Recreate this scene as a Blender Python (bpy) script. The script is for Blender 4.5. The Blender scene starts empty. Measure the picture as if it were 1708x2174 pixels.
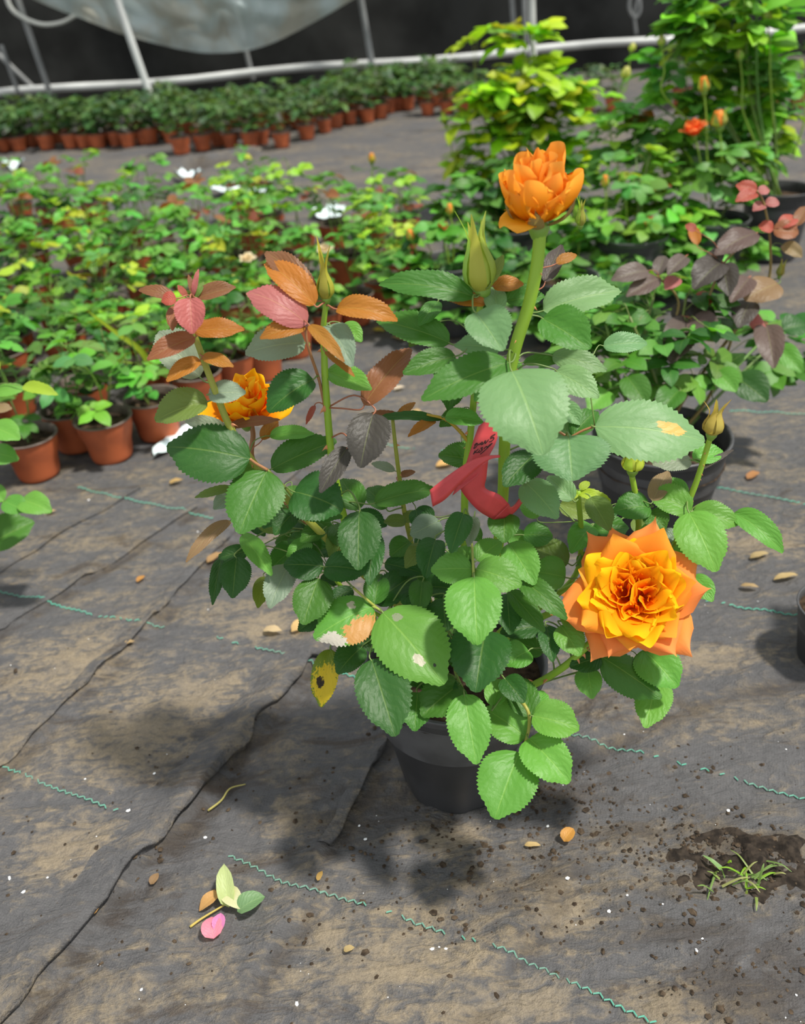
import bpy, math, random
import numpy as np
from mathutils import Vector, Matrix, noise

# ------------------------------------------------------------------ camera
SC = bpy.context.scene
COL = SC.collection
FPX, CX, CY, H = 1900.0, 854.0, 1087.0, 0.9
PITCH, ROLL = math.radians(32), math.radians(4.5)
Fw = Vector((0, math.cos(PITCH), -math.sin(PITCH)))
U0 = Vector((0, math.sin(PITCH), math.cos(PITCH)))
X0 = Vector((1, 0, 0))
Rt = X0*math.cos(ROLL) - U0*math.sin(ROLL)
Up = X0*math.sin(ROLL) + U0*math.cos(ROLL)
CAM = Vector((0, 0, H))
cd = bpy.data.cameras.new('camera')
cam = bpy.data.objects.new('camera', cd)
COL.objects.link(cam)
m = Matrix((Rt, Up, -Fw)).transposed().to_4x4()
m.translation = CAM
cam.matrix_world = m
cd.sensor_fit = 'HORIZONTAL'
cd.sensor_width = 36
cd.lens = FPX/1708*36
cd.clip_start = 0.05
cd.dof.use_dof = True
cd.dof.focus_distance = 0.93
cd.dof.aperture_fstop = 6.0
SC.camera = cam

# ------------------------------------------------------------------ light
SC.view_settings.view_transform = 'Standard'
SC.view_settings.look = 'None'
SC.view_settings.gamma = 1
SC.view_settings.exposure = 0.18
w = bpy.data.worlds.new('sky')
SC.world = w
w.use_nodes = True
bg = w.node_tree.nodes['Background']
bg.inputs[0].default_value = (0.93, 0.97, 1.0, 1)
bg.inputs[1].default_value = 0.82
sl = bpy.data.lights.new('sun', 'SUN')
sun = bpy.data.objects.new('sun', sl)
COL.objects.link(sun)
SUN_EL, SUN_AZ = math.radians(66), math.radians(-22)   # azimuth from +X towards +Y
sd = Vector((math.cos(SUN_EL)*math.cos(SUN_AZ), math.cos(SUN_EL)*math.sin(SUN_AZ), math.sin(SUN_EL)))
sun.rotation_mode = 'QUATERNION'
sun.rotation_quaternion = sd.to_track_quat('Z', 'Y')
sl.energy = 4.9
sl.angle = math.radians(4.5)
sl.color = (1.0, 0.95, 0.86)

# ------------------------------------------------------------------ helpers
rnd = random.Random(7)

def ray(px, py):
    return Fw + Rt*((px-CX)/FPX) - Up*((py-CY)/FPX)

def ground(px, py, h=0.0):
    d = ray(px, py)
    return CAM + d*((H-h)/-d.z)

def onY(px, py, Y):
    d = ray(px, py)
    return CAM + d*(Y/d.y)

def catmull(pts, n=6):
    pts = [Vector(p) for p in pts]
    if len(pts) < 3:
        return [pts[0].lerp(pts[-1], i/n) for i in range(n+1)]
    P = [pts[0]*2-pts[1]] + pts + [pts[-1]*2-pts[-2]]
    out = []
    for i in range(1, len(P)-2):
        a, b, c, d = P[i-1:i+3]
        for k in range(n):
            t = k/n
            out.append(0.5*((2*b)+(c-a)*t+(2*a-5*b+4*c-d)*t*t+(3*b-a-3*c+d)*t**3))
    out.append(pts[-1])
    return out

def tube_geo(pts, r0, r1=None, sides=8, V=None, Fc=None, cap=True):
    r1 = r0 if r1 is None else r1
    V = [] if V is None else V
    Fc = [] if Fc is None else Fc
    n = len(pts)
    base = len(V)
    t = (pts[1]-pts[0]).normalized()
    a = t.orthogonal().normalized()
    for i, p in enumerate(pts):
        t = (pts[min(i+1, n-1)]-pts[max(i-1, 0)])
        t = t.normalized() if t.length > 1e-9 else Vector((0, 0, 1))
        a = (a - t*a.dot(t)).normalized()
        b = t.cross(a)
        if callable(r0):
            r = r0(i/(n-1))
        else:
            r = r0+(r1-r0)*i/(n-1)
        for k in range(sides):
            q = 2*math.pi*k/sides
            V.append(tuple(p + a*(r*math.cos(q)) + b*(r*math.sin(q))))
    for i in range(n-1):
        for k in range(sides):
            k2 = (k+1) % sides
            Fc.append((base+i*sides+k, base+i*sides+k2, base+(i+1)*sides+k2, base+(i+1)*sides+k))
    if cap:
        Fc.append(tuple(base+k for k in range(sides))[::-1])
        Fc.append(tuple(base+(n-1)*sides+k for k in range(sides)))
    return V, Fc

def lathe_geo(prof, seg=32, rad=None, V=None, Fc=None):
    V = [] if V is None else V
    Fc = [] if Fc is None else Fc
    base = len(V)
    for j, (r, z) in enumerate(prof):
        for k in range(seg):
            q = 2*math.pi*k/seg
            rr = r if rad is None else rad(r, z, q, j)
            V.append((rr*math.cos(q), rr*math.sin(q), z))
    for j in range(len(prof)-1):
        for k in range(seg):
            k2 = (k+1) % seg
            Fc.append((base+j*seg+k, base+j*seg+k2, base+(j+1)*seg+k2, base+(j+1)*seg+k))
    return V, Fc

def mesh(name, V, Fc, mat=None, smooth=True, uv=None, col=None):
    me = bpy.data.meshes.new(name)
    me.from_pydata([tuple(v) for v in V], [], Fc)
    if uv is not None:
        lay = me.uv_layers.new(name='UVMap')
        idx = np.empty(len(me.loops), dtype=np.int32)
        me.loops.foreach_get('vertex_index', idx)
        lay.data.foreach_set('uv', np.asarray(uv, dtype=np.float32)[idx].ravel())
    if col is not None:
        at = me.color_attributes.new('Col', 'FLOAT_COLOR', 'POINT')
        c = np.asarray(col, dtype=np.float32)
        if c.shape[1] == 3:
            c = np.hstack([c, np.ones((len(c), 1), np.float32)])
        at.data.foreach_set('color', c.ravel())
    if smooth:
        me.shade_smooth()
    if mat:
        me.materials.append(mat)
    return me

def link(name, me, parent=None, M=None, color=None, local=False):
    o = bpy.data.objects.new(name, me)
    COL.objects.link(o)
    if parent is not None:
        o.parent = parent
        if M is not None:
            o.matrix_basis = M if local else (WI[parent.name] @ M)
        else:
            o.matrix_basis = Matrix() if local else WI[parent.name]
    elif M is not None:
        o.matrix_basis = M
    if color is not None:
        o.color = (color[0], color[1], color[2], 1)
    WI[o.name] = o.matrix_basis.inverted() @ (WI[parent.name] if parent is not None else Matrix())
    if parent is not None:
        KIDS.setdefault(parent.name, []).append(o)
    return o

WI = {}

def tag(o, label, cat, group=None, kind=None):
    if label:
        o['label'] = label
    if cat:
        o['category'] = cat
    if group:
        o['group'] = group
    if kind:
        o['kind'] = kind
    return o

def empty(name, loc, label=None, cat=None, group=None):
    o = bpy.data.objects.new(name, None)
    o.empty_display_size = 0.05
    COL.objects.link(o)
    o.matrix_basis = Matrix.Translation(loc)
    WI[o.name] = o.matrix_basis.inverted()
    return tag(o, label, cat, group)

def copy_tree(src, loc, rz, s=1.0, label=None, group=None):
    c = src.copy()
    COL.objects.link(c)
    c.matrix_basis = Matrix.Translation(loc) @ Matrix.Rotation(rz, 4, 'Z') @ Matrix.Scale(s, 4)
    for ch in KIDS.get(src.name, []):
        d = ch.copy()
        COL.objects.link(d)
        d.parent = c
        for g in KIDS.get(ch.name, []):
            e = g.copy()
            COL.objects.link(e)
            e.parent = d
    if label:
        c['label'] = label
    if group:
        c['group'] = group
    return c

KIDS = {}

# ------------------------------------------------------------------ materials
def nt(mat):
    mat.use_nodes = True
    return mat.node_tree.nodes, mat.node_tree.links

def simple(name, col, rough=0.6, spec=0.4, noise_amt=0.0, nscale=30.0, bump=0.0, metal=0.0, col2=None):
    mt = bpy.data.materials.new(name)
    N, L = nt(mt)
    b = N['Principled BSDF']
    b.inputs['Base Color'].default_value = (*col, 1)
    b.inputs['Roughness'].default_value = rough
    b.inputs['Specular IOR Level'].default_value = spec
    b.inputs['Metallic'].default_value = metal
    if noise_amt or col2 or bump:
        tc = N.new('ShaderNodeTexCoord')
        nz = N.new('ShaderNodeTexNoise')
        nz.inputs['Scale'].default_value = nscale
        nz.inputs['Detail'].default_value = 5
        L.new(tc.outputs['Object'], nz.inputs['Vector'])
        c2 = col2 if col2 else tuple(c*(1-noise_amt) for c in col)
        rp = N.new('ShaderNodeValToRGB')
        rp.color_ramp.elements[0].position = 0.38
        rp.color_ramp.elements[1].position = 0.62
        rp.color_ramp.elements[0].color = (*c2, 1)
        rp.color_ramp.elements[1].color = (*col, 1)
        L.new(nz.outputs['Fac'], rp.inputs['Fac'])
        L.new(rp.outputs['Color'], b.inputs['Base Color'])
        if bump:
            bp = N.new('ShaderNodeBump')
            bp.inputs['Strength'].default_value = bump
            bp.inputs['Distance'].default_value = 0.004
            L.new(nz.outputs['Fac'], bp.inputs['Height'])
            L.new(bp.outputs['Normal'], b.inputs['Normal'])
    return mt

class NB:
    def __init__(s, mt):
        s.N, s.L = nt(mt)
    def math(s, op, a, b=None, c=None, clamp=False):
        n = s.N.new('ShaderNodeMath')
        n.operation = op
        n.use_clamp = clamp
        for i, v in enumerate((a, b, c)):
            if v is None:
                continue
            if isinstance(v, (int, float)):
                n.inputs[i].default_value = v
            else:
                s.L.new(v, n.inputs[i])
        return n.outputs[0]
    def mix(s, f, a, b, blend='MIX'):
        n = s.N.new('ShaderNodeMix')
        n.data_type = 'RGBA'
        n.blend_type = blend
        for i, v in ((0, f), (6, a), (7, b)):
            if isinstance(v, (int, float)):
                n.inputs[i].default_value = v
            elif isinstance(v, tuple):
                n.inputs[i].default_value = (*v, 1) if len(v) == 3 else v
            else:
                s.L.new(v, n.inputs[i])
        return n.outputs[2]
    def noise(s, vec, scale, detail=4, rough=0.55, dist=0.0):
        n = s.N.new('ShaderNodeTexNoise')
        n.inputs['Scale'].default_value = scale
        n.inputs['Detail'].default_value = detail
        n.inputs['Roughness'].default_value = rough
        n.inputs['Distortion'].default_value = dist
        if vec is not None:
            s.L.new(vec, n.inputs['Vector'])
        return n.outputs['Fac']
    def step(s, v, lo, hi):
        n = s.N.new('ShaderNodeMapRange')
        n.interpolation_type = 'SMOOTHSTEP'
        s.L.new(v, n.inputs[0])
        n.inputs[1].default_value = lo
        n.inputs[2].default_value = hi
        return n.outputs[0]

def leaf_material(name, source, spots=(), trans=0.3, rough=0.46, veins=True):
    """source: 'object' (object colour) or 'attr' (colour attribute Col)."""
    mt = bpy.data.materials.new(name)
    B = NB(mt)
    N, L = B.N, B.L
    b = N['Principled BSDF']
    out = N['Material Output']
    if source == 'object':
        oi = N.new('ShaderNodeObjectInfo')
        col = oi.outputs['Color']
    else:
        at = N.new('ShaderNodeAttribute')
        at.attribute_name = 'Col'
        col = at.outputs['Color']
    tc = N.new('ShaderNodeTexCoord')
    nz = B.noise(tc.outputs['Object'], 4.0 if veins else 60, 4)
    col = B.mix(B.math('MULTIPLY', B.step(nz, 0.35, 0.7), 0.30), col, (0.5, 0.5, 0.5), 'OVERLAY')
    if veins:
        uvn = N.new('ShaderNodeUVMap')
        sp = N.new('ShaderNodeSeparateXYZ')
        L.new(uvn.outputs[0], sp.inputs[0])
        au = B.math('ABSOLUTE', B.math('SUBTRACT', sp.outputs[0], 0.5))
        mid = B.math('SUBTRACT', 1.0, B.step(au, 0.006, 0.022))
        wob = B.noise(uvn.outputs[0], 6.0, 3)
        ph = B.math('ADD', B.math('SUBTRACT', B.math('MULTIPLY', sp.outputs[1], 7.0), B.math('MULTIPLY', au, 6.0)), B.math('MULTIPLY', wob, 1.6))
        fr = B.math('ABSOLUTE', B.math('SUBTRACT', B.math('FRACT', ph), 0.5))
        vein = B.math('SUBTRACT', 1.0, B.step(fr, 0.01, 0.07))
        vm = B.math('MAXIMUM', mid, B.math('MULTIPLY', vein, 0.16))
        lighter = B.mix(1.0, col, (0.10, 0.12, 0.03), 'ADD')
        col = B.mix(B.math('MULTIPLY', vm, 0.55), col, lighter)
        puff = B.math('ADD', B.math('SUBTRACT', B.math('MULTIPLY', fr, 0.7), B.math('MULTIPLY', mid, 0.25)), B.math('MULTIPLY', B.noise(uvn.outputs[0], 11.0, 3), 0.55))
        bp = N.new('ShaderNodeBump')
        bp.inputs['Strength'].default_value = 0.4
        bp.inputs['Distance'].default_value = 0.0016
        L.new(puff, bp.inputs['Height'])
        L.new(bp.outputs['Normal'], b.inputs['Normal'])
        if spots:
            n2 = B.noise(uvn.outputs[0], 12, 6, 0.7)
            for (u, v, ru, rv, c) in spots:
                du = B.math('DIVIDE', B.math('SUBTRACT', sp.outputs[0], u), ru)
                dv = B.math('DIVIDE', B.math('SUBTRACT', sp.outputs[1], v), rv)
                d2 = B.math('ADD', B.math('MULTIPLY', du, du), B.math('MULTIPLY', dv, dv))
                d2 = B.math('ADD', d2, B.math('MULTIPLY', B.math('SUBTRACT', n2, 0.5), 4.2))
                col = B.mix(B.math('SUBTRACT', 1.0, B.step(d2, 0.85, 1.05)), col, c)
    L.new(col, b.inputs['Base Color'])
    b.inputs['Roughness'].default_value = rough
    b.inputs['Specular IOR Level'].default_value = 0.33
    tr = N.new('ShaderNodeBsdfTranslucent')
    tcol = B.mix(1.0, col, (1.7, 1.6, 0.7), 'MULTIPLY')
    L.new(tcol, tr.inputs['Color'])
    ms = N.new('ShaderNodeMixShader')
    ms.inputs[0].default_value = trans
    L.new(b.outputs[0], ms.inputs[1])
    L.new(tr.outputs[0], ms.inputs[2])
    L.new(ms.outputs[0], out.inputs['Surface'])
    return mt

def petal_material():
    mt = bpy.data.materials.new('rose_petal')
    B = NB(mt)
    N, L = B.N, B.L
    b = N['Principled BSDF']
    at = N.new('ShaderNodeAttribute')
    at.attribute_name = 'Col'
    uvn = N.new('ShaderNodeUVMap')
    mp = N.new('ShaderNodeMapping')
    mp.inputs['Scale'].default_value = (14, 1.2, 1)
    L.new(uvn.outputs[0], mp.inputs[0])
    nz = B.noise(mp.outputs[0], 3.0, 3)
    col = B.mix(B.math('MULTIPLY', nz, 0.12), at.outputs['Color'], (0.95, 0.14, 0.0))
    L.new(col, b.inputs['Base Color'])
    b.inputs['Roughness'].default_value = 0.65
    b.inputs['Specular IOR Level'].default_value = 0.1
    tr = N.new('ShaderNodeBsdfTranslucent')
    L.new(col, tr.inputs['Color'])
    ms = N.new('ShaderNodeMixShader')
    ms.inputs[0].default_value = 0.4
    L.new(b.outputs[0], ms.inputs[1])
    L.new(tr.outputs[0], ms.inputs[2])
    L.new(ms.outputs[0], N['Material Output'].inputs['Surface'])
    return mt

M_LEAF = leaf_material('rose_leaf', 'object')
M_FOL = leaf_material('foliage', 'attr', veins=False, rough=0.5)
M_FLAT = leaf_material('leaf_plain', 'object', veins=False, rough=0.5)
TAN, BUFF = (0.55, 0.30, 0.09), (0.46, 0.44, 0.33)
M_SPOT1 = leaf_material('rose_leaf_scorched', 'object', spots=((0.42, 0.68, 0.12, 0.13, (0.75, 0.40, 0.10)),))
M_SPOT2 = leaf_material('rose_leaf_mined', 'object', spots=((0.58, 0.66, 0.085, 0.07, BUFF), (0.38, 0.16, 0.09, 0.05, (0.24, 0.28, 0.17)), (0.42, 0.80, 0.03, 0.02, (0.04, 0.05, 0.03))))
M_SPOT3 = leaf_material('rose_leaf_half_dry', 'object', spots=((0.14, 0.36, 0.27, 0.30, (0.50, 0.25, 0.07)), (0.12, 0.80, 0.30, 0.17, (0.52, 0.49, 0.42)), (0.72, 0.30, 0.1, 0.06, BUFF)))
M_SPOT4 = leaf_material('rose_leaf_yellowed', 'object', spots=((0.42, 0.62, 0.55, 0.36, (0.62, 0.46, 0.02)), (0.66, 0.58, 0.15, 0.10, (0.03, 0.02, 0.01))))
M_PETAL = petal_material()
M_STEM = leaf_material('rose_stem', 'object', veins=False, trans=0.0, rough=0.4)
M_THORN = simple('thorn', (0.55, 0.22, 0.09), 0.45)
M_SOIL = simple('potting_soil', (0.075, 0.05, 0.032), 0.95, 0.1, bump=1.0, nscale=70, col2=(0.02, 0.014, 0.01))
M_BLACK = simple('black_nursery_plastic', (0.046, 0.047, 0.050), 0.42, 0.45, noise_amt=0.4, nscale=9)
M_BRIM = simple('dusty_black_rim', (0.075, 0.076, 0.08), 0.4, 0.5, noise_amt=0.4, nscale=25)
M_TERRA = simple('terracotta_plastic', (0.50, 0.125, 0.045), 0.55, 0.35, nscale=14, col2=(0.33, 0.085, 0.035))
M_TRIM = simple('dusty_rim', (0.17, 0.13, 0.11), 0.6, 0.4, noise_amt=0.4, nscale=40)

PAL = dict(G=(0.052, 0.165, 0.020), L=(0.110, 0.300, 0.042), S=(0.150, 0.290, 0.120), D=(0.025, 0.098, 0.016), Y=(0.30, 0.42, 0.03),  # S: sky sheen painted into the green; D: darkened partly as painted shade
           B=(0.21, 0.085, 0.036), O=(0.33, 0.130, 0.016), P=(0.37, 0.115, 0.110), K=(0.060, 0.050, 0.044),
           W=(0.20, 0.27, 0.19), N=(0.23, 0.15, 0.075), X=(0.14, 0.20, 0.02), R=(0.33, 0.07, 0.045), V=(0.13, 0.20, 0.04),
           Q=(0.105, 0.075, 0.065))

# ------------------------------------------------------------------ ground
FOLDS = [  # pixel polylines on the ground, height, half width
    ([(-150, 2390), (20, 2160), (330, 1800), (500, 1600), (650, 1430), (760, 1310)], 0.009, 0.04),
    ([(-150, 1770), (0, 1630), (200, 1440), (350, 1290), (480, 1150), (640, 1000)], 0.005, 0.03),
    ([(-100, 1420), (0, 1340), (200, 1220), (420, 1080)], 0.006, 0.02),
    ([(990, 2174), (1120, 2000), (1200, 1880)], 0.004, 0.02),
    ([(500, 2174), (570, 2040), (640, 1950)], 0.005, 0.018),
    ([(700, 1800), (800, 1620), (860, 1500)], 0.006, 0.02),
    ([(300, 420), (420, 350), (520, 330)], 0.04, 0.07),
    ([(1230, 1600), (1420, 1500), (1708, 1430)], 0.005, 0.03),
]
FSEG = []
for pl, hh, ww in FOLDS:
    g = [ground(*p) for p in pl]
    for i in range(len(g)-1):
        FSEG.append((g[i].x, g[i].y, g[i+1].x, g[i+1].y, hh, ww))

def heights(x, y):
    x = np.asarray(x, float)
    y = np.asarray(y, float)
    z = np.zeros_like(x)
    fl = {}
    for (ax, ay, bx, by, hh, ww) in FSEG:
        dx, dy = bx-ax, by-ay
        l2 = dx*dx+dy*dy
        t = np.clip(((x-ax)*dx+(y-ay)*dy)/l2, 0, 1)
        px, py = ax+t*dx-x, ay+t*dy-y
        d = np.hypot(px, py)
        side = np.sign(dx*(y-ay)-dy*(x-ax))     # + on the left of the line
        sdv = d*side
        v = hh*np.exp(-((sdv-ww*.55)/np.where(sdv > ww*.55, ww*1.5, ww*.45))**2) - .55*hh*np.exp(-((sdv+ww*.45)/(ww*.5))**2)
        k = (hh, ww)
        o_ = fl.get(k)
        fl[k] = v if o_ is None else np.where(np.abs(v) > np.abs(o_), v, o_)
    for v in fl.values():
        z = z+v
    z += 0.0022*np.sin(x*23+y*17+2*np.sin(y*9))*np.sin(x*11-y*14+1.3*np.sin(x*7))
    z += 0.0016*np.sin(x*61-y*47+3*np.sin(x*13+y*5))
    return z

def hz(x, y):
    return float(heights(np.array([x]), np.array([y]))[0])

def gp(px, py, h=0.0):
    p = ground(px, py, h)
    return Vector((p.x, p.y, hz(p.x, p.y)+h))

ys = 0.05*np.power(8.6/0.05, np.linspace(0, 1, 330))
ys = np.concatenate([np.linspace(0.05, 1.8, 190), 1.8+np.power(np.linspace(0, 1, 130)[1:], 1.5)*6.9])
xs = np.linspace(-1, 1, 260)
xs = np.sign(xs)*(np.abs(xs)*1.35 + np.abs(xs)**4*5.2)
GX, GY = np.meshgrid(xs, ys)
GZ = heights(GX, GY)
nz_ = np.array([[noise.fractal(Vector((a*7, b*7, 0)), 1.0, 2.0, 4) for a in xs] for b in ys])
GZ = GZ + nz_*0.0022
V = np.stack([GX, GY, GZ], -1).reshape(-1, 3)
nx = len(xs)
Fc = [(j*nx+i, j*nx+i+1, (j+1)*nx+i+1, (j+1)*nx+i) for j in range(len(ys)-1) for i in range(nx-1)]

def ground_material():
    mt = bpy.data.materials.new('dusty_weed_mat')
    B = NB(mt)
    N, L = B.N, B.L
    b = N['Principled BSDF']
    tc = N.new('ShaderNodeTexCoord')
    o = tc.outputs['Object']
    mp = N.new('ShaderNodeMapping')
    mp.inputs['Rotation'].default_value = (0, 0, math.radians(-48))
    mp.inputs['Scale'].default_value = (1, 2.4, 1)
    L.new(o, mp.inputs[0])
    big = B.noise(mp.outputs[0], 2.6, 5, 0.6, 0.6)
    mid = B.noise(mp.outputs[0], 9, 6, 0.65, 0.8)
    fine = B.noise(o, 70, 6, 0.7)
    speck = B.noise(o, 260, 4, 0.7)
    # woven fabric
    wv = N.new('ShaderNodeTexChecker')
    wv.inputs['Scale'].default_value = 420
    mp2 = N.new('ShaderNodeMapping')
    mp2.inputs['Rotation'].default_value = (0, 0, math.radians(-25))
    L.new(o, mp2.inputs[0])
    L.new(mp2.outputs[0], wv.inputs[0])
    col = B.mix(fine, (0.055, 0.055, 0.058), (0.135, 0.132, 0.135))
    col = B.mix(B.math('MULTIPLY', wv.outputs['Fac'], 0.16), col, (0.03, 0.03, 0.032))
    crump = B.noise(mp.outputs[0], 26, 5, 0.6, 1.2)
    dirt = B.step(B.math('ADD', B.math('ADD', B.math('MULTIPLY', big, 0.42), B.math('MULTIPLY', mid, 0.38)), B.math('MULTIPLY', crump, 0.32)), 0.52, 0.66)
    dirt = B.math('MULTIPLY', dirt, B.step(fine, 0.30, 0.62))
    tan = B.mix(speck, (0.12, 0.092, 0.062), (0.36, 0.29, 0.185))
    col = B.mix(B.math('MULTIPLY', dirt, 0.72), col, tan)
    soil = B.step(B.noise(mp.outputs[0], 4.5, 6, 0.7, 1.0), 0.56, 0.68)
    col = B.mix(B.math('MULTIPLY', soil, 0.7), col, B.mix(speck, (0.025, 0.02, 0.016), (0.09, 0.065, 0.045)))
    crease = N.new('ShaderNodeAttribute')
    crease.attribute_name = 'Col'
    sx = N.new('ShaderNodeSeparateXYZ')
    L.new(crease.outputs['Vector'], sx.inputs[0])
    dm = B.step(B.math('ADD', B.math('MULTIPLY', sx.outputs[1], 0.34), B.math('ADD', B.math('MULTIPLY', crump, 0.75), B.math('MULTIPLY', fine, 0.55))), 0.72, 1.02)
    col = B.mix(B.math('MULTIPLY', dm, 0.7), col, B.mix(speck, (0.14, 0.11, 0.075), (0.37, 0.30, 0.20)))
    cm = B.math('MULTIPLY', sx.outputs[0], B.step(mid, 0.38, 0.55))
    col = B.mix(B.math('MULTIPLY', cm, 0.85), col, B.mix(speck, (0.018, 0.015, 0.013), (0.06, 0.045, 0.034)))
    L.new(col, b.inputs['Base Color'])
    b.inputs['Roughness'].default_value = 0.72
    b.inputs['Specular IOR Level'].default_value = 0.35
    hgt = B.math('ADD', B.math('ADD', B.math('MULTIPLY', fine, 1.0), B.math('ADD', B.math('MULTIPLY', crump, 2.2), B.math('MULTIPLY', mid, 3.0))), B.math('ADD', B.math('MULTIPLY', speck, 0.45), B.math('MULTIPLY', wv.outputs['Fac'], 0.05)))
    bp = N.new('ShaderNodeBump')
    bp.inputs['Strength'].default_value = 0.75
    bp.inputs['Distance'].default_value = 0.006
    L.new(hgt, bp.inputs['Height'])
    L.new(bp.outputs['Normal'], b.inputs['Normal'])
    return mt

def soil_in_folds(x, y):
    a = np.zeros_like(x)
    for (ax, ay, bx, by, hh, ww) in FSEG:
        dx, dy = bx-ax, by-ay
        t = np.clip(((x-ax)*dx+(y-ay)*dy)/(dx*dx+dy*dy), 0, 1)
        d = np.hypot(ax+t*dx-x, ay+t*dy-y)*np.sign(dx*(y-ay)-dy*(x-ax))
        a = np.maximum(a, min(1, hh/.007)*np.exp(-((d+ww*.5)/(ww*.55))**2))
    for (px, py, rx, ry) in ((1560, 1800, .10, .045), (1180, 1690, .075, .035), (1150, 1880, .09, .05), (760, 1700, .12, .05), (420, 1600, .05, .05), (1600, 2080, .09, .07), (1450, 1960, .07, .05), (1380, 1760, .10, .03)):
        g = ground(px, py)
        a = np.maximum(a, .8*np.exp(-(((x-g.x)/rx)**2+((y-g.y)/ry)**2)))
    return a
def dust(x, y):
    a = np.zeros_like(x)
    for (px, py, rx, ry) in ((300, 1560, .10, .10), (420, 1480, .07, .08), (150, 1420, .12, .08), (560, 1330, .10, .05), (850, 2050, .13, .055), (1180, 1920, .05, .05), (1400, 2140, .05, .04), (950, 1780, .06, .03), (700, 1990, .05, .04), (620, 1730, .04, .04), (1600, 1150, .10, .05), (1500, 1400, .12, .03), (150, 1800, .08, .06), (1050, 2160, .1, .05)):
        g = ground(px, py)
        a = np.maximum(a, np.exp(-(((x-g.x)/rx)**2+((y-g.y)/ry)**2)))
    return a
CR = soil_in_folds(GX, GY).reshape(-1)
DU = dust(GX, GY).reshape(-1)
fl = link('floor', mesh('floor', V, Fc, ground_material(), col=np.stack([CR, DU, CR*0], -1)))
tag(fl, 'black woven weed mat dusted with dry soil', None, kind='structure')
fl['kind'] = 'structure'

GM = fl.data.materials[0]
def mat_fold(pl, wd, hh, seed):
    P = catmull([ground(*p) for p in pl], 14)
    prof = [(-1.0, .0), (-.75, .22), (-.45, .55), (-.2, .85), (-.05, 1.0), (.02, .92), (.03, .70), (-.02, .45), (-.05, .12), (-.06, -.4)]
    V, Fc = [], []
    for i, p in enumerate(P):
        t = (P[min(i+1, len(P)-1)]-P[max(i-1, 0)]).normalized()
        n = Vector((t.y, -t.x, 0))
        k = 1+.35*noise.noise(Vector((i*.35, seed, 0)))
        sh = .3*wd*noise.noise(Vector((i*.22, seed+9, 0)))
        for (a_, z_) in prof:
            q = p+n*(a_*wd*k+sh)
            V.append((q.x, q.y, hz(q.x, q.y)+z_*hh*k+.0008))
    m_ = len(prof)
    Fc = [(j*m_+i, j*m_+i+1, (j+1)*m_+i+1, (j+1)*m_+i) for j in range(len(P)-1) for i in range(m_-1)]
    return link('mat_fold', mesh('mat_fold', V, Fc, GM, smooth=True), parent=fl)
mat_fold(FOLDS[0][0], .052, .013, 1)
mat_fold(FOLDS[1][0], .022, .006, 2)
mat_fold(FOLDS[2][0], .014, .004, 3)
mat_fold(FOLDS[5][0], .016, .005, 4)
mat_fold([(-100, 1280), (60, 1180), (180, 1105), (300, 1040)], .012, .003, 5)

M_THREAD = simple('green_marking_thread', (0.09, 0.34, 0.25), 0.7, 0.2, nscale=7, col2=(0.13, 0.24, 0.19))

def stitch(pl, name='stitch_line'):
    """zig-zag marker thread woven into the mat, following its surface"""
    pts = catmull([ground(*p) for p in pl], 8)
    V, Fc = [], []
    acc = 0.0
    k = 0
    r_ = random.Random(int(pl[0][0]*3+pl[0][1]))
    for a, b in zip(pts[:-1], pts[1:]):
        d = (b-a)
        ln = d.length
        t = d.normalized()
        n = Vector((-t.y, t.x, 0))
        while acc < ln:
            p = a+t*acc
            acc += 0.0058
            k += 1
            if noise.noise(Vector((p.x*14, p.y*14, 3))) > 0.22 and r_.random() < 0.6:
                continue
            s = 1 if k % 2 else -1
            ax = (t*0.80+n*s*0.6).normalized()
            ac = Vector((-ax.y, ax.x, 0))
            c = p+n*r_.uniform(-.0007, .0007)
            hw, hl = 0.0009, 0.0036
            i0 = len(V)
            for (sa, sb, dz) in ((-1, -1, .0006), (1, -1, .0006), (1, 1, .0006), (-1, 1, .0006), (-.8, 0, .0022), (.8, 0, .0022)):
                q = c+ax*(hl*sa)+ac*(hw*sb)
                V.append((q.x, q.y, hz(q.x, q.y)+dz+0.0012))
            Fc += [(i0, i0+1, i0+5, i0+4), (i0+4, i0+5, i0+2, i0+3)]
        acc -= ln
    o = link(name, mesh(name, V, Fc, M_THREAD), parent=fl)
    o['kind'] = 'stuff'
    return o

for pl in ([(-60, 1590), (50, 1645), (200, 1705), (350, 1765)], [(490, 1818), (620, 1882), (735, 1912), (1050, 2015), (1230, 2095), (1420, 2190)],
           [(-60, 1250), (80, 1272), (190, 1305), (350, 1330)], [(430, 1352), (520, 1372), (640, 1408), (900, 1480), (1210, 1563), (1400, 1610), (1560, 1655), (1760, 1712)],
           [(170, 1038), (300, 1068), (450, 1102)], [(1440, 1258), (1520, 1280), (1680, 1306), (1780, 1322)],
           [(1500, 1034), (1560, 1040), (1650, 1060), (1780, 1085)], [(820, 945), (960, 962), (1100, 985)], [(1550, 874), (1630, 876), (1780, 890)]):
    stitch(pl)

# ------------------------------------------------------------------ back of the shade house
M_CLOTH = simple('black_shade_cloth', (0.026, 0.027, 0.026), 0.9, 0.15, noise_amt=0.5, nscale=3)
M_RAIL = simple('white_painted_pipe', (0.62, 0.64, 0.63), 0.45, 0.5, noise_amt=0.35, nscale=2.0)
M_POLE = simple('galvanised_pipe', (0.26, 0.27, 0.27), 0.5, 0.5, noise_amt=0.35, nscale=4.0)
M_WHITE = simple('white_post', (0.60, 0.62, 0.58), 0.5, 0.4, noise_amt=0.3, nscale=6)

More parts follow.
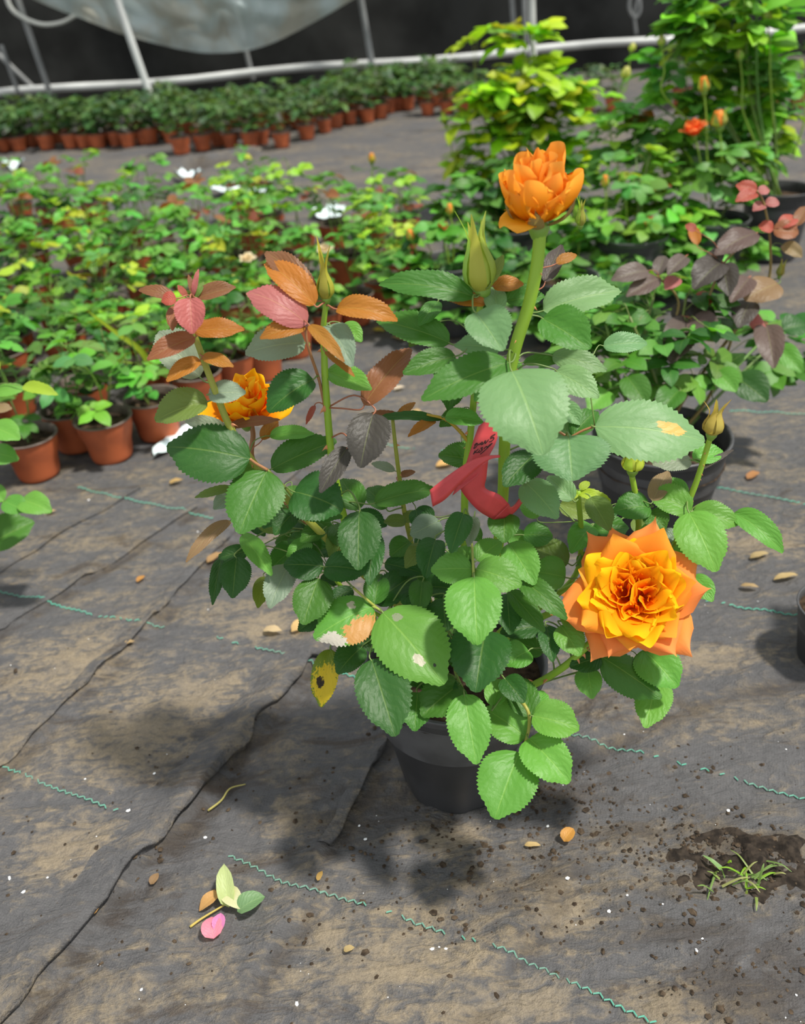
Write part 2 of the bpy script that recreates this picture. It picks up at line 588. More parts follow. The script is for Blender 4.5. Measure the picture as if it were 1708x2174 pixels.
YW = 7.7
V, Fc = [], []
na, nb = 90, 14
for j in range(nb):
    for i in range(na):
        x = -7+14*i/(na-1)
        z = -0.02+3.4*j/(nb-1)
        V.append((x, YW+0.05*math.sin(x*2.1+z)+0.04*math.sin(x*5.3)+0.25*(z/3.4)**2, z))
for j in range(nb-1):
    for i in range(na-1):
        Fc.append((j*na+i, j*na+i+1, (j+1)*na+i+1, (j+1)*na+i))
wl = link('wall_back', mesh('wall_back', V, Fc, M_CLOTH))
tag(wl, 'black shade cloth wall at the far end of the shade house', None, kind='structure')

a, b = onY(-60, 204, 7.35), onY(1770, 55, 7.35)
a = a+(a-b)*0.35
b = b+(b-a)*0.2
V, Fc = tube_geo([a.lerp(b, i/24)+Vector((0, 0, 0.012*math.sin(i*1.3))) for i in range(25)], 0.027, sides=10)
tr = link('trim_1', mesh('trim_1', V, Fc, M_RAIL))
tag(tr, 'long white bottom pipe running along the black shade wall', None, kind='structure')

def pole(p0, p1, Y, wpx, mat, label, ext=1.6, y2=None):
    a = onY(*p1, Y)
    b = onY(*p0, y2 or Y)
    d = b-a
    c = b+d*ext
    r = wpx*0.5*Y/FPX*0.72
    V, Fc = tube_geo([a-d*0.05, a, b, b.lerp(c, .5), c], r, sides=10)
    o = link('shade_house_pole', mesh('pole', V, Fc, mat))
    tag(o, label, 'pole')
    return o

pole((38, 0), (105, 195), 7.2, 15, M_POLE, 'grey slanted pole second from the left, against the shade wall')
pole((248, 0), (322, 212), 6.45, 19, M_RAIL, 'pale slanted pole in front of the left half of the plastic sheet')
pole((505, 40), (536, 165), 7.45, 13, M_POLE, 'dim pole showing through the hanging plastic sheet')
pole((766, 0), (794, 165), 7.2, 16, M_POLE, 'grey pole just right of the hanging plastic sheet')
pole((1086, 0), (1094, 120), 7.4, 13, M_POLE, 'dim grey pole left of the bright white post')
pole((1112, 0), (1116, 120), 7.35, 12, M_POLE, 'thin grey pole touching the left side of the white post')
pole((1128, 0), (1135, 240), 5.4, 19, M_WHITE, 'bright white upright post behind the yellow-green rose bush')
pole((6, 105), (38, 195), 7.2, 11, M_POLE, 'short pale pole at the far left edge', ext=0.1)
pole((-30, 90), (75, 190), 7.55, 12, M_POLE, 'dark brown leaning pole at the far left edge', ext=.1)

# hose hanging between left poles, rope loop right
M_HOSE = simple('white_cord', (0.55, 0.56, 0.53), 0.6)
V, Fc = tube_geo(catmull([onY(x, y, 7.15) for x, y in ((8, -30), (22, 15), (50, 38), (90, 52), (130, 48), (160, 33))], 6), 0.016, 0.012, 8)
tag(link('hanging_hose', mesh('hose', V, Fc, M_HOSE)), 'pale hose sagging between the two leftmost poles', 'hose')
V, Fc = tube_geo(catmull([onY(x, y, 6.6) for x, y in ((1352, -140), (1352, -60), (1337, -5), (1336, 22), (1348, 38), (1358, 22), (1355, -5), (1346, 30), (1350, 75))], 6), 0.011, sides=6)
tag(link('hanging_chain', mesh('rope', V, Fc, M_POLE)), 'grey looped chain hanging beside the tall right rose bush', 'chain')

# sagging plastic sheet
def film_material():
    mt = bpy.data.materials.new('plastic_film')
    B = NB(mt)
    N, L = B.N, B.L
    b = N['Principled BSDF']
    tc = N.new('ShaderNodeTexCoord')
    nz = B.noise(tc.outputs['Object'], 3.0, 4)
    col = B.mix(B.step(nz, 0.4, 0.65), (0.80, 0.92, 0.93), (0.68, 0.67, 0.58))
    L.new(col, b.inputs['Base Color'])
    b.inputs['Roughness'].default_value = 0.3
    tr = N.new('ShaderNodeBsdfTranslucent')
    L.new(col, tr.inputs['Color'])
    tp = N.new('ShaderNodeBsdfTransparent')
    m1 = N.new('ShaderNodeMixShader')
    m1.inputs[0].default_value = 0.4
    L.new(b.outputs[0], m1.inputs[1])
    L.new(tr.outputs[0], m1.inputs[2])
    m2 = N.new('ShaderNodeMixShader')
    m2.inputs[0].default_value = 0.22
    L.new(m1.outputs[0], m2.inputs[1])
    L.new(tp.outputs[0], m2.inputs[2])
    L.new(m2.outputs[0], N['Material Output'].inputs['Surface'])
    return mt

edge = catmull([Vector((x, y, 0)) for x, y in ((-40, -70), (75, 0), (180, 42), (270, 76), (400, 108), (480, 112), (560, 98), (650, 56), (750, -2), (850, -70))], 6)
V, Fc = [], []
nb = 46
ne = len(edge)
for j in range(nb):
    t = j/(nb-1)
    for i, e in enumerate(edge):
        yy = e.y*(1-t)+(-330)*t
        xx = e.x*(1-t)+(405+(e.x-405)*1.15)*t
        bulge = 0.35*math.sin(math.pi*min(1, t*1.0))*math.sin(math.pi*i/(ne-1))
        rip = 0.05*math.sin(i*1.1+t*5)+0.045*math.sin(t*34+i*.5)+0.05*math.sin(t*19+abs(i-ne*.52)*.45)
        V.append(tuple(onY(xx, yy, 7.0-bulge+rip)))
for j in range(nb-1):
    for i in range(ne-1):
        Fc.append((j*ne+i, j*ne+i+1, (j+1)*ne+i+1, (j+1)*ne+i))
tag(link('plastic_sheet', mesh('plastic_sheet', V, Fc, film_material())), 'pale bluish translucent plastic sheet sagging in front of the shade wall', 'plastic sheet')

# ------------------------------------------------------------------ leaves
def leaf_geo(teeth=20, cols=3, W=0.62, fold=14, curl=0.5, ripple=0.012, seed=0, tip=1.0, teeth_amp=0.032):
    """unit leaf: base at origin, tip at +Y length 1, upper side +Z"""
    r_ = random.Random(seed)
    rows = teeth*2 if teeth else 7
    ph = r_.uniform(0, 6)
    asym = r_.uniform(-.08, .08)
    path = [(0.0, 0.0)]
    for i in range(rows):
        th = curl*((i+.5)/rows-0.5)*1.0
        y, z = path[-1]
        path.append((y+math.cos(th)/rows, z-math.sin(th)/rows))
    cy, cz = path[-1]
    cl = math.hypot(cy, cz)
    ca, sa = cy/cl, cz/cl
    path = [((y*ca+z*sa)/cl, (-y*sa+z*ca)/cl) for y, z in path]
    us = [k/cols for k in range(-cols, cols+1)]
    V, uv = [], []
    tf = math.tan(math.radians(fold))
    for i in range(rows+1):
        v = i/rows
        sh = (max(v, 1e-4)**0.56)*((1-v)**(0.72*tip))
        sh /= (0.4375**0.56)*(0.5625**(0.72*tip))
        sh *= 1-.8*max(0, (v-.8)/.2)*(1-v)/.2
        if i == rows:
            sh = 0
        th = curl*(v-.5)
        y0, z0 = path[i]
        ny, nz = math.sin(th), math.cos(th)
        for u in us:
            e = 1.0
            dy = 0
            if abs(u) > .99 and teeth:
                if i % 2:
                    e = 1+teeth_amp*1.4
                    dy = 0.012
                else:
                    e = 1-teeth_amp
            x = u*W*0.5*sh*e*(1+asym*(1 if u > 0 else -1))
            h = abs(x)*tf + ripple*abs(u)**1.5*math.sin(v*13+ph+(2 if u > 0 else 0)) - 0.10*W*(abs(u)**3)*sh
            V.append((x, y0+ny*h+dy-0.02*abs(u)*sh, z0+nz*h))
            uv.append((u*.5+.5, v))
    n = len(us)
    Fc = [(i*n+k, i*n+k+1, (i+1)*n+k+1, (i+1)*n+k) for i in range(rows) for k in range(n-1)]
    return V, Fc, uv

def frame(B, T, nrm):
    Y = (T-B)
    ln = Y.length
    Y = Y/ln
    Z = nrm-Y*nrm.dot(Y)
    Z = Z.normalized() if Z.length > 1e-6 else Y.orthogonal().normalized()
    X = Y.cross(Z)
    return X, Y, Z, ln

def mat4(B, X, Y, Z, sx, sy, sz):
    M = Matrix.Identity(4)
    for i in range(3):
        M[i][0] = X[i]*sx
        M[i][1] = Y[i]*sy
        M[i][2] = Z[i]*sz
        M[i][3] = B[i]
    return M

UPV = Vector((0, 0, 1))
LEAFC = {}

def hero_leaf(root, bx, by, tx, ty, wpx, Y, colr, tw=0.0, fold=None, curl=None, kd=0.7, up=0.45, mat=None, tip=1.0, name='leaflet', teeth=20, bright=None):
    """leaflet from pixel base/tip at world depth plane Y (m); kd sets how much the tip comes forward as it drops"""
    B = onY(bx, by, Y)
    zc = (B-CAM).dot(Fw)
    d = ray(tx, ty)
    T = CAM + d*(zc - kd*(ty-by)*zc/FPX)
    tocam = (CAM-(B+T)*0.5).normalized()
    nrm = tocam*(1-up)+UPV*up
    T = B+(T-B)*1.05
    X, Yv, Z, ln = frame(B, T, nrm)
    if tw:
        q = Matrix.Rotation(math.radians(tw), 3, Yv)
        X, Z = q @ X, q @ Z
    tp = tocam-Yv*tocam.dot(Yv)
    c = max(0.5, abs(Z.dot(tp.normalized())))
    zz = ((B+T)*0.5-CAM).dot(Fw)
    Wd = wpx*zz/FPX/c*1.10
    s = int(bx*7+by*13+tx)
    rr = random.Random(s)
    fold = rr.uniform(16, 32) if fold is None else fold
    curl = rr.uniform(0.3, 0.9) if curl is None else curl
    small = wpx < 26
    V, Fc, uv = leaf_geo(8 if small else teeth, 2 if small else 3, Wd/ln, fold, curl, rr.uniform(.006, .018), s, tip)
    k = rr.uniform(.86, 1.14)
    k2 = rr.uniform(.9, 1.12)
    col = PAL[colr] if isinstance(colr, str) else colr
    o = link(name, mesh(name, V, Fc, mat or M_LEAF, uv=uv), parent=root, M=mat4(B, X, Yv, Z, ln, ln, ln), color=(col[0]*k*k2, col[1]*k, col[2]*k))
    return o, B, Yv

def connect(root, pts3, r=0.0011, colr=(0.16, 0.16, 0.04), name='leaf_stalk'):
    V, Fc = tube_geo(catmull(pts3, 5), r, r*0.8, 6)
    return link(name, mesh(name, V, Fc, M_STEM), parent=root, color=colr)

def leaf_table(root, txt, Y0, stems, mats=None):
    """lines: bx by tx ty w off(cm) colour key=val..."""
    samples = [(p, d) for (pts, rad) in stems for p, d in zip(pts, [(pts[min(i+1, len(pts)-1)]-pts[max(i-1, 0)]).normalized() for i in range(len(pts))])]
    for ln in txt.strip().splitlines():
        f = ln.split()
        if not f or f[0].startswith('#'):
            continue
        a = [float(v) for v in f[:5]]
        off = float(f[5])/100
        kw = {}
        for t in f[7:]:
            k, v = t.split('=')
            kw[k] = mats[v] if k == 'mat' else float(v)
        ns = kw.pop('ns', 0)
        o, B, Yv = hero_leaf(root, *a, Y0+off, f[6], **kw)
        if ns:
            continue
        best = min(samples, key=lambda s: (s[0]-B).length + max(0, s[0].z-B.z)*1.5)
        dist = (best[0]-B).length
        if dist < 0.26:
            S = best[0]
            mid = (B-Yv*min(0.02, dist*.4)).lerp(S, .45)+UPV*min(.01, dist*.12)
            c = PAL[f[6]]
            stalk = (0.30, 0.11, 0.06) if f[6] in 'BOPRKQ' else (0.13, 0.20, 0.05)
            connect(root, [S, mid, B-Yv*min(.006, dist*.2), B+Yv*0.002], 0.00095 if a[4] > 40 else 0.0007, stalk)

# ------------------------------------------------------------------ stems
def hero_stem(root, pts, Y0, r0, r1, col, name='stem'):
    """pts: (px, py, off cm)"""
    P = catmull([onY(x, y, Y0+o/100) for x, y, o in pts], 7)
    V, Fc = tube_geo(P, r0, r1, 10)
    o = link(name, mesh(name, V, Fc, M_STEM), parent=root, color=col)
    return o, P

def thorn_mesh():
    P = catmull([Vector((0, 0, 0)), Vector((0, .0, .5)), Vector((0, -.22, 1))], 4)
    V, Fc = tube_geo(P, lambda t: 0.36*(1-t)**1.3+0.01, sides=6)
    V = [(x*.55, y*1.5, z) for x, y, z in V]
    return mesh('thorn', V, Fc, M_THORN)

TH = thorn_mesh()

def thorns(stem, P, n, ln, seed, lo=0.1, hi=0.95, r=0.003):
    rr = random.Random(seed)
    for k in range(n):
        i = int((lo+(hi-lo)*(k+rr.random()*.7)/n)*(len(P)-1))
        t = (P[min(i+1, len(P)-1)]-P[max(i-1, 0)]).normalized()
        d = Vector((rr.uniform(-1, 1), rr.uniform(-1, .4), 0))
        d = (d-t*d.dot(t)).normalized()
        s = ln*rr.uniform(.6, 1.2)
        Yv = t
        X = Yv.cross(d)
        link('thorn', TH, parent=stem, M=mat4(P[i]+d*(r*.7), X, Yv, d, s, s, s))

# ------------------------------------------------------------------ flowers
def petal_geo(L, Wd, a0, a1, r0, z0, cup, roll, ruf, point, ph, seed, nv=12, nu=13, wrap=1.0):
    rr = random.Random(seed)
    V, uv = [], []
    r, z = r0, z0
    p1, p2 = rr.uniform(0, 6), rr.uniform(0, 6)
    prof = []
    for j in range(nv):
        v = j/(nv-1)
        a = math.radians(a0+(a1-a0)*v**1.6)
        if j:
            r += math.sin(a)*L/(nv-1)
            z += math.cos(a)*L/(nv-1)
        if v < .62:
            wv = .22+.78*math.sin(v/.62*math.pi/2)
        else:
            wv = math.sqrt(max(0, 1-((v-.62)/.38)**2*(1-.16*(1-point))**2))
            wv = max(wv, .08)
        prof.append((v, r, z, a, wv))
    for v, r, z, a, wv in prof:
        nr, nzv = math.cos(a), -math.sin(a)     # outward normal in (r,z)
        for k in range(nu):
            u = -1+2*k/(nu-1)
            x = u*Wd*.5*wv
            ext = point*0.16*L*max(0, (v-.6)/.4)**2*(1-abs(u))**1.2 - (1-point)*.16*L*abs(u)**2.5*max(0, (v-.4)/.6)
            out = -cup*Wd*.5*u*u*wv + roll*Wd*max(0, (v-.45)/.55)**1.5*abs(u)**2.5
            out += ruf*L*math.sin(u*4.2+p1)*max(0, (v-.35)/.65)**2 + ruf*.28*L*math.sin(u*6.5+v*4+p2)*max(0, (v-.5)/.5)**2
            R_ = r+nr*out+math.sin(a)*ext
            Z_ = z+nzv*out+math.cos(a)*ext
            q = ph+ (x/max(R_, .004)*wrap if R_ > abs(x)*1.0 else math.atan2(x, max(R_, .001))*1.0)
            rad = R_ if R_ > abs(x) else math.hypot(x, R_)
            V.append((rad*math.cos(q), rad*math.sin(q), Z_))
            uv.append((u*.5+.5, v))
    Fc = [(j*nu+k, j*nu+k+1, (j+1)*nu+k+1, (j+1)*nu+k) for j in range(nv-1) for k in range(nu-1)]
    return V, Fc, uv

def petal_cols(uv, base, mid, edge, rr):
    k = rr.uniform(.88, 1.1)
    out = []
    for u, v in uv:
        e = max(0, min(1, (v-.55)/.45))**1.2
        e = max(e, max(0, abs(u-.5)*2-.72)/.28*.6*v)
        b = max(0, 1-v/.45)
        c = [mid[i]*(1-e)+edge[i]*e for i in range(3)]
        c = [c[i]*(1-b)+base[i]*b for i in range(3)]
        out.append([min(.95, x*k) for x in c])
    return out

def axis_frame(pos, axis, spin=0.0):
    Z = axis.normalized()
    X = Vector((1, 0, 0))
    X = (X-Z*X.dot(Z)).normalized()
    Yv = Z.cross(X)
    M = mat4(pos, X, Yv, Z, 1, 1, 1)
    return M @ Matrix.Rotation(spin, 4, 'Z')

ORANGE = ((0.95, 0.10, 0.0), (0.98, 0.27, 0.003), (1.0, 0.58, 0.010))
GUARD = ((0.95, 0.20, 0.005), (0.98, 0.29, 0.025), (0.96, 0.34, 0.11))
AMBER = ((0.92, 0.27, 0.002), (0.97, 0.37, 0.006), (0.98, 0.46, 0.06))
HIPG = (0.16, 0.28, 0.04)

def flower(root, pos, axis, rings, seed, hip_r=0.009, name='flower', sepals=5, sepal_len=0.03, sepal_ang=(70, 120), sepal_col=(0.20, 0.26, 0.05), spin=0.0):
    rr = random.Random(seed)
    M = axis_frame(pos, axis, spin)
    V, Fc = lathe_geo([(.0001, -hip_r*2.1), (hip_r*.45, -hip_r*2.0), (hip_r*.8, -hip_r*1.4), (hip_r, -hip_r*.7), (hip_r*.9, 0), (hip_r*.3, hip_r*.3), (.0001, hip_r*.3)], 12)
    hip = link(name, mesh('hip', V, Fc, M_STEM), parent=root, M=M, color=HIPG)
    for (n, L, Wd, a0, a1, r0, z0, cup, roll, ruf, point, ph0, cols) in rings:
        for k in range(n):
            ph = ph0+2*math.pi*k/n+rr.uniform(-.14, .14)
            V, Fc, uv = petal_geo(L*rr.uniform(.86, 1.10), Wd*rr.uniform(.85, 1.15), a0+rr.uniform(-5, 5), a1+rr.uniform(-11, 11), r0, z0, cup, roll, ruf, point, ph, rr.randint(0, 99999))
            link('petal', mesh('petal', V, Fc, M_PETAL, uv=uv, col=petal_cols(uv, *cols, rr)), parent=hip, local=True, M=Matrix())
    for k in range(sepals):
        ph = 2*math.pi*k/max(1, sepals)+.4
        V, Fc, uv = petal_geo(sepal_len*rr.uniform(.8, 1.15), sepal_len*.36, sepal_ang[0], sepal_ang[1]+rr.uniform(-20, 20), hip_r*.8, -hip_r*.3, .2, 0, .02, 1.0, ph, rr.randint(0, 9999), 7, 5)
        link('sepal', mesh('sepal', V, Fc, M_FLAT, uv=uv), parent=hip, local=True, M=Matrix(), color=sepal_col)
    return hip, M

def swirl(hip, cx, cy, cz, R, n, h, seed, cols):
    """spiralled heart petals around an off-centre eye of the quartered rose"""
    rr = random.Random(seed)
    for k in range(n):
        f_ = k/(n-1)
        rad = R*(.18+.82*f_)
        a = k*2.4+seed
        V, uv = [], []
        nu, nv = 9, 6
        sp = 1.5+.5*rr.random()
        hh = h*(.75+.35*f_)*rr.uniform(.9, 1.1)
        for j in range(nv):
            v = j/(nv-1)
            for i in range(nu):
                u = -1+2*i/(nu-1)
                q = a+u*sp*.62
                r_ = rad*(.72+.38*v*v)+.10*R*u+.05*R*math.sin(u*6+seed+k)*v
                top = hh*(1-.28*u*u)
                V.append((cx+r_*math.cos(q), cy+r_*math.sin(q), cz+top*(v-.5)+0.0012*math.sin(7*u+k)*v))
                uv.append((u*.5+.5, v))
        Fc = [(j*nu+i, j*nu+i+1, (j+1)*nu+i+1, (j+1)*nu+i) for j in range(nv-1) for i in range(nu-1)]
        link('petal', mesh('petal', V, Fc, M_PETAL, uv=uv, col=petal_cols(uv, *cols, rr)), parent=hip, local=True, M=Matrix())

def bud(root, pos, axis, L, Wd, petal_col, sepal_col, seed, open_=0.0, tipx=0.25, detail=1, hipcol=HIPG, name='bud'):
    """closed bud: hip, furled petals, five sepals"""
    rr = random.Random(seed)
    M = axis_frame(pos, axis, rr.uniform(0, 6))
    R = Wd*.5
    hr = R*.55
    seg = 10
    V, Fc = lathe_geo([(.0001, -hr*1.6), (hr*.5, -hr*1.3), (hr*.95, -hr*.5), (hr, 0), (hr*.6, hr*.4), (.0001, hr*.4)], seg)
    hip = link(name, mesh('hip', V, Fc, M_STEM), parent=root, M=M, color=hipcol)
    prof = [(hr*.7, 0), (R*.78, L*.14), (R*.86, L*.3), (R*.74, L*.5), (R*.5, L*.7), (R*(.24+open_), L*.86), (R*open_*.8+.0002, L*.84)]
    V, Fc = lathe_geo(prof, 12, rad=lambda r, z, q, j: r*(1+.07*math.sin(3*q+z*260)))
    link('petal', mesh('petal', V, Fc, M_FLAT, uv=None), parent=hip, local=True, M=Matrix(), color=petal_col)
    for k in range(5):
        ph = 2*math.pi*k/5+rr.uniform(-.1, .1)
        V, uv = [], []
        nv, nu = 9, 5
        flare = rr.uniform(.1, .9)*(1 if detail else .5)
        LL = L*(1+tipx*rr.uniform(.4, 1.2))
        for j in range(nv):
            v = j/(nv-1)
            z = LL*v
            zz = min(z/L, 1)
            rr_ = np.interp(zz, [0, .14, .3, .5, .7, .86, 1], [hr*.95, R*.92, R, R*.9, R*.66, R*.42, R*.3])
            rr_ += flare*R*max(0, v-.5)**1.5*4
            wv = R*1.05*(1-v)**.9*(.75+.5*math.sin(min(1, v/.35)*math.pi/2)) + R*.04
            for i in range(nu):
                u = -1+2*i/(nu-1)
                q = ph+u*wv*.5/max(rr_, R*.45)
                r2 = rr_*(1.04-.03*abs(u))
                V.append((r2*math.cos(q), r2*math.sin(q), z))
                uv.append((u*.5+.5, v))
        Fc = [(j*nu+i, j*nu+i+1, (j+1)*nu+i+1, (j+1)*nu+i) for j in range(nv-1) for i in range(nu-1)]
        link('sepal', mesh('sepal', V, Fc, M_FLAT, uv=uv), parent=hip, local=True, M=Matrix(), color=tuple(c*rr.uniform(.8, 1.2) for c in sepal_col))
    return hip

# ------------------------------------------------------------------ pots
def black_pot(root, base, r_base, r_top, h, soil_drop=0.02, tilt=(0, 0), ridges=True, seg=56):
    M = Matrix.Translation(base) @ Matrix.Rotation(tilt[0], 4, 'X') @ Matrix.Rotation(tilt[1], 4, 'Y')
    def rad(r, z, q, j):
        if not ridges or z > h*.80 or r < r_base*.9:
            return r
        k = max(0, 1-z/(h*.85))
        c = math.cos(q*8)
        groove = .035*max(0, (abs(math.sin(q*4+.5))-.93)/.07)
        return r*(1-k*(.022*(1-c)*.5+groove))
    prof = [(.0001, .004), (r_base*.88, .003), (r_base*.98, 0), (r_base, .004)]
    for i in range(1, 9):
        t = i/8
        prof.append((r_base+(r_top*.97-r_base)*t, .004+(h*.94-.004)*t))
    V, Fc = lathe_geo(prof, seg, rad)
    pot = link('pot', mesh('pot', V, Fc, M_BLACK), parent=root, M=M)
    prof = [(r_top*.975, h*.935), (r_top*.995, h*.945), (r_top, h*.975), (r_top*1.015, h*.985), (r_top*1.015, h), (r_top*.99, h*1.004), (r_top*.965, h*.995), (r_top*.95, h*.9), (r_top*.90, h*.6)]
    V, Fc = lathe_geo(prof, seg)
    link('rim', mesh('rim', V, Fc, M_BRIM), parent=pot, local=True, M=Matrix())
    soil(root, M, r_top*.95, h-soil_drop, int(base.x*100))
    return pot, M

def soil(root, M, r, z, seed):
    V = [(0, 0, z+.004)]
    n, rings = 22, 5
    for j in range(1, rings+1):
        for k in range(n):
            q = 2*math.pi*k/n
            rr_ = r*j/rings
            dz = .006*noise.noise(Vector((rr_*math.cos(q)*40+seed, rr_*math.sin(q)*40, seed)))
            V.append((rr_*math.cos(q), rr_*math.sin(q), z+dz-(.003 if j == rings else 0)))
    Fc = [(0, 1+k, 1+(k+1) % n) for k in range(n)]
    for j in range(rings-1):
        for k in range(n):
            a, b = 1+j*n+k, 1+j*n+(k+1) % n
            Fc.append((a, a+n, b+n, b))
    link('soil', mesh('soil', V, Fc, M_SOIL), parent=root, M=M)

def terra_meshes(r_top=.056, r_base=.041, h=.088):
    V, Fc = lathe_geo([(.0001, .003), (r_base*.85, .002), (r_base*.97, 0), (r_base, .004), (r_base*1.05, h*.14), (r_base*1.10, h*.4), (r_top*.95, h*.7), (r_top*1.0, h*.97)], 28)
    pot = mesh('pot', V, Fc, M_TERRA)
    V, Fc = lathe_geo([(r_top*1.01, h*.965), (r_top*1.045, h*.975), (r_top*1.04, h*1.005), (r_top*.98, h*1.01), (r_top*.95, h*.99), (r_top*.93, h*.8), (r_top*.9, h*.6)], 28)
    rim = mesh('rim', V, Fc, M_TRIM)
    return pot, rim

TPOT, TRIM_ = terra_meshes()

def terra_pot(root, base, s=1.0):
    M = Matrix.Translation(base) @ Matrix.Scale(s, 4)
    p = link('pot', TPOT, parent=root, M=M)
    link('rim', TRIM_, parent=p, local=True, M=Matrix())
    soil(root, M, .052, .074, int(base.x*77+base.y*31))
    return p

# ------------------------------------------------------------------ generic rose bush
LOW = []
for s_ in range(5):
    V_, F_, U_ = leaf_geo(0, 2, 0.60+.05*(s_ % 3), 8+4*s_, .35+.15*s_, .015, s_+50, 1.0)
    LOW.append((np.array(V_), F_, U_, mesh('leaf', V_, F_, M_LEAF, uv=U_)))

def mixc(a, b, t):
    return tuple(a[i]*(1-t)+b[i]*t for i in range(3))

def bush(root, foot, blobs, n, leaf_len, palette, seed, joined=False, stem_r=0.003, stem_col=(0.12, 0.20, 0.04), stems_per=2, leaflets=(3, 5), young=None, up=0.75):
    """blobs: (centre, (rx, ry, rz), weight). Clusters of leaflets on stalks that run back to the stems."""
    rr = random.Random(seed)
    JV, JF, JC, JU = [], [], [], []
    nvert = 0
    stems = []
    singles = []
    for (c, rad, wgt) in blobs:
        for k in range(stems_per):
            top = c+Vector((rr.uniform(-.5, .5)*rad[0], rr.uniform(-.5, .5)*rad[1], rad[2]*rr.uniform(.35, .9)))
            mid = foot.lerp(top, .5)+Vector((rr.uniform(-.25, .25)*rad[0], rr.uniform(-.25, .25)*rad[1], .0))
            P = catmull([foot+Vector((rr.uniform(-.015, .015), rr.uniform(-.015, .015), -.005)), mid, top], 6)
            stems.append([P, [], []])
            V, Fc = tube_geo(P, stem_r, stem_r*.55, 6)
            stems[-1][1], stems[-1][2] = V, Fc
    tot = sum(b_[2] for b_ in blobs)
    ztop = max(b_[0].z+b_[1][2] for b_ in blobs)
    zlow = min(b_[0].z-b_[1][2] for b_ in blobs)
    for (c, rad, wgt) in blobs:
        for _ in range(int(n*wgt/tot)):
            while True:
                u = Vector((rr.uniform(-1, 1), rr.uniform(-1, 1), rr.uniform(-1, 1)))
                if .25 < u.length < 1:
                    break
            u = u*(u.length**-.45)
            p = c+Vector((u.x*rad[0], u.y*rad[1], u.z*rad[2]))
            o = Vector((u.x, u.y, 0))
            o = (o.normalized() if o.length > .05 else Vector((1, 0, 0)))
            o = (o+Vector((rr.uniform(-.6, .6), rr.uniform(-.6, .6), rr.uniform(-.55, .35)))).normalized()
            best, bi = None, 9
            for st in stems:
                for q in st[0][2:]:
                    d_ = (q-p).length+max(0, q.z-p.z)*1.2
                    if d_ < bi:
                        best, bi, bs = q, d_, st
            node = p-o*leaf_len*.55
            tube_geo(catmull([best, best.lerp(node, .6)+Vector((0, 0, .01)), node, p], 3), .0011, .0006, 4, bs[1], bs[2], cap=False)
            k = rr.choice(leaflets)
            hgt = (p.z-zlow)/max(.01, ztop-zlow)
            if young and rr.random() < young[1]*max(0, hgt-.35)*1.6:
                cb = rr.choice(young[0])
            else:
                cb = rr.choice(palette)
            cb = tuple(v*rr.uniform(.8, 1.2) for v in cb)
            side = o.cross(UPV)
            side = side.normalized() if side.length > .01 else Vector((1, 0, 0))
            specs = [(p, o, 1.0)]
            if k >= 3:
                for s in (-1, 1):
                    specs.append((p-o*leaf_len*.12, (o*.35+side*s).normalized(), .9))
            if k >= 5:
                for s in (-1, 1):
                    specs.append((p-o*leaf_len*.55, (o*.2+side*s).normalized(), .72))
            for (q, dr, sc) in specs:
                dr = (dr+Vector((rr.uniform(-.25, .25), rr.uniform(-.25, .25), rr.uniform(-.35, .2)))).normalized()
                nrm = (UPV*up+o*.25+Vector((rr.uniform(-.45, .45), rr.uniform(-.45, .45), 0)))
                l_ = leaf_len*sc*rr.uniform(.75, 1.15)
                X, Yv, Z, _l = frame(q, q+dr, nrm)
                M = mat4(q, X, Yv, Z, l_, l_, l_)
                cc = tuple(v*rr.uniform(.88, 1.12) for v in cb)
                lv = rr.choice(LOW)
                if joined:
                    A = np.array(M)
                    JV.append(lv[0] @ A[:3, :3].T + A[:3, 3])
                    JF += [tuple(i+nvert for i in f_) for f_ in lv[1]]
                    JC += [cc]*len(lv[0])
                    nvert += len(lv[0])
                else:
                    singles.append(((q-CAM).length, M, cc, lv))
    singles.sort(key=lambda t_: t_[0])
    for (_d, M, cc, lv) in singles[:290]:
        link('leaf', lv[3], parent=root, M=M, color=cc)
    for (_d, M, cc, lv) in singles[290:]:
        A = np.array(M)
        JV.append(lv[0] @ A[:3, :3].T + A[:3, 3])
        JF += [tuple(i+nvert for i in f_) for f_ in lv[1]]
        JC += [cc]*len(lv[0])
        nvert += len(lv[0])
    if JV:
        o_ = link('foliage', mesh('foliage', np.vstack(JV), JF, M_FOL, col=JC), parent=root)
        o_['kind'] = 'stuff'
    if joined:
        V, Fc = [], []
        for st in stems:
            b0 = len(V)
            V += st[1]
            Fc += [tuple(i+b0 for i in f_) for f_ in st[2]]
        link('stem', mesh('stem', V, Fc, M_STEM), parent=root, color=stem_col)
    else:
        for st in stems:
            link('stem', mesh('stem', st[1], st[2], M_STEM), parent=root, color=tuple(v*rr.uniform(.8, 1.2) for v in stem_col))
    return stems

# ------------------------------------------------------------------ the rose in front
PB = ground(966, 1642)
PB.z = hz(PB.x, PB.y)+.001
Y0 = PB.y
HERO = empty('potted_rose', PB, 'large potted rose with three open orange roses in the foreground, in a black pot', 'potted plant')
black_pot(HERO, PB, 0.066, 0.106, 0.195, 0.022, tilt=(0, math.radians(2)))

GRN, OLV, RED = (0.23, 0.38, 0.03), (0.26, 0.28, 0.04), (0.30, 0.14, 0.06)
STEMS = []
def st(pts, r0, r1, col, nth=0, tl=.006, name='stem', seed=1):
    o, P = hero_stem(HERO, pts, Y0, r0, r1, col, name)
    STEMS.append((P, r0))
    if nth:
        thorns(o, P, nth, tl, seed, r=r1)
    return o, P

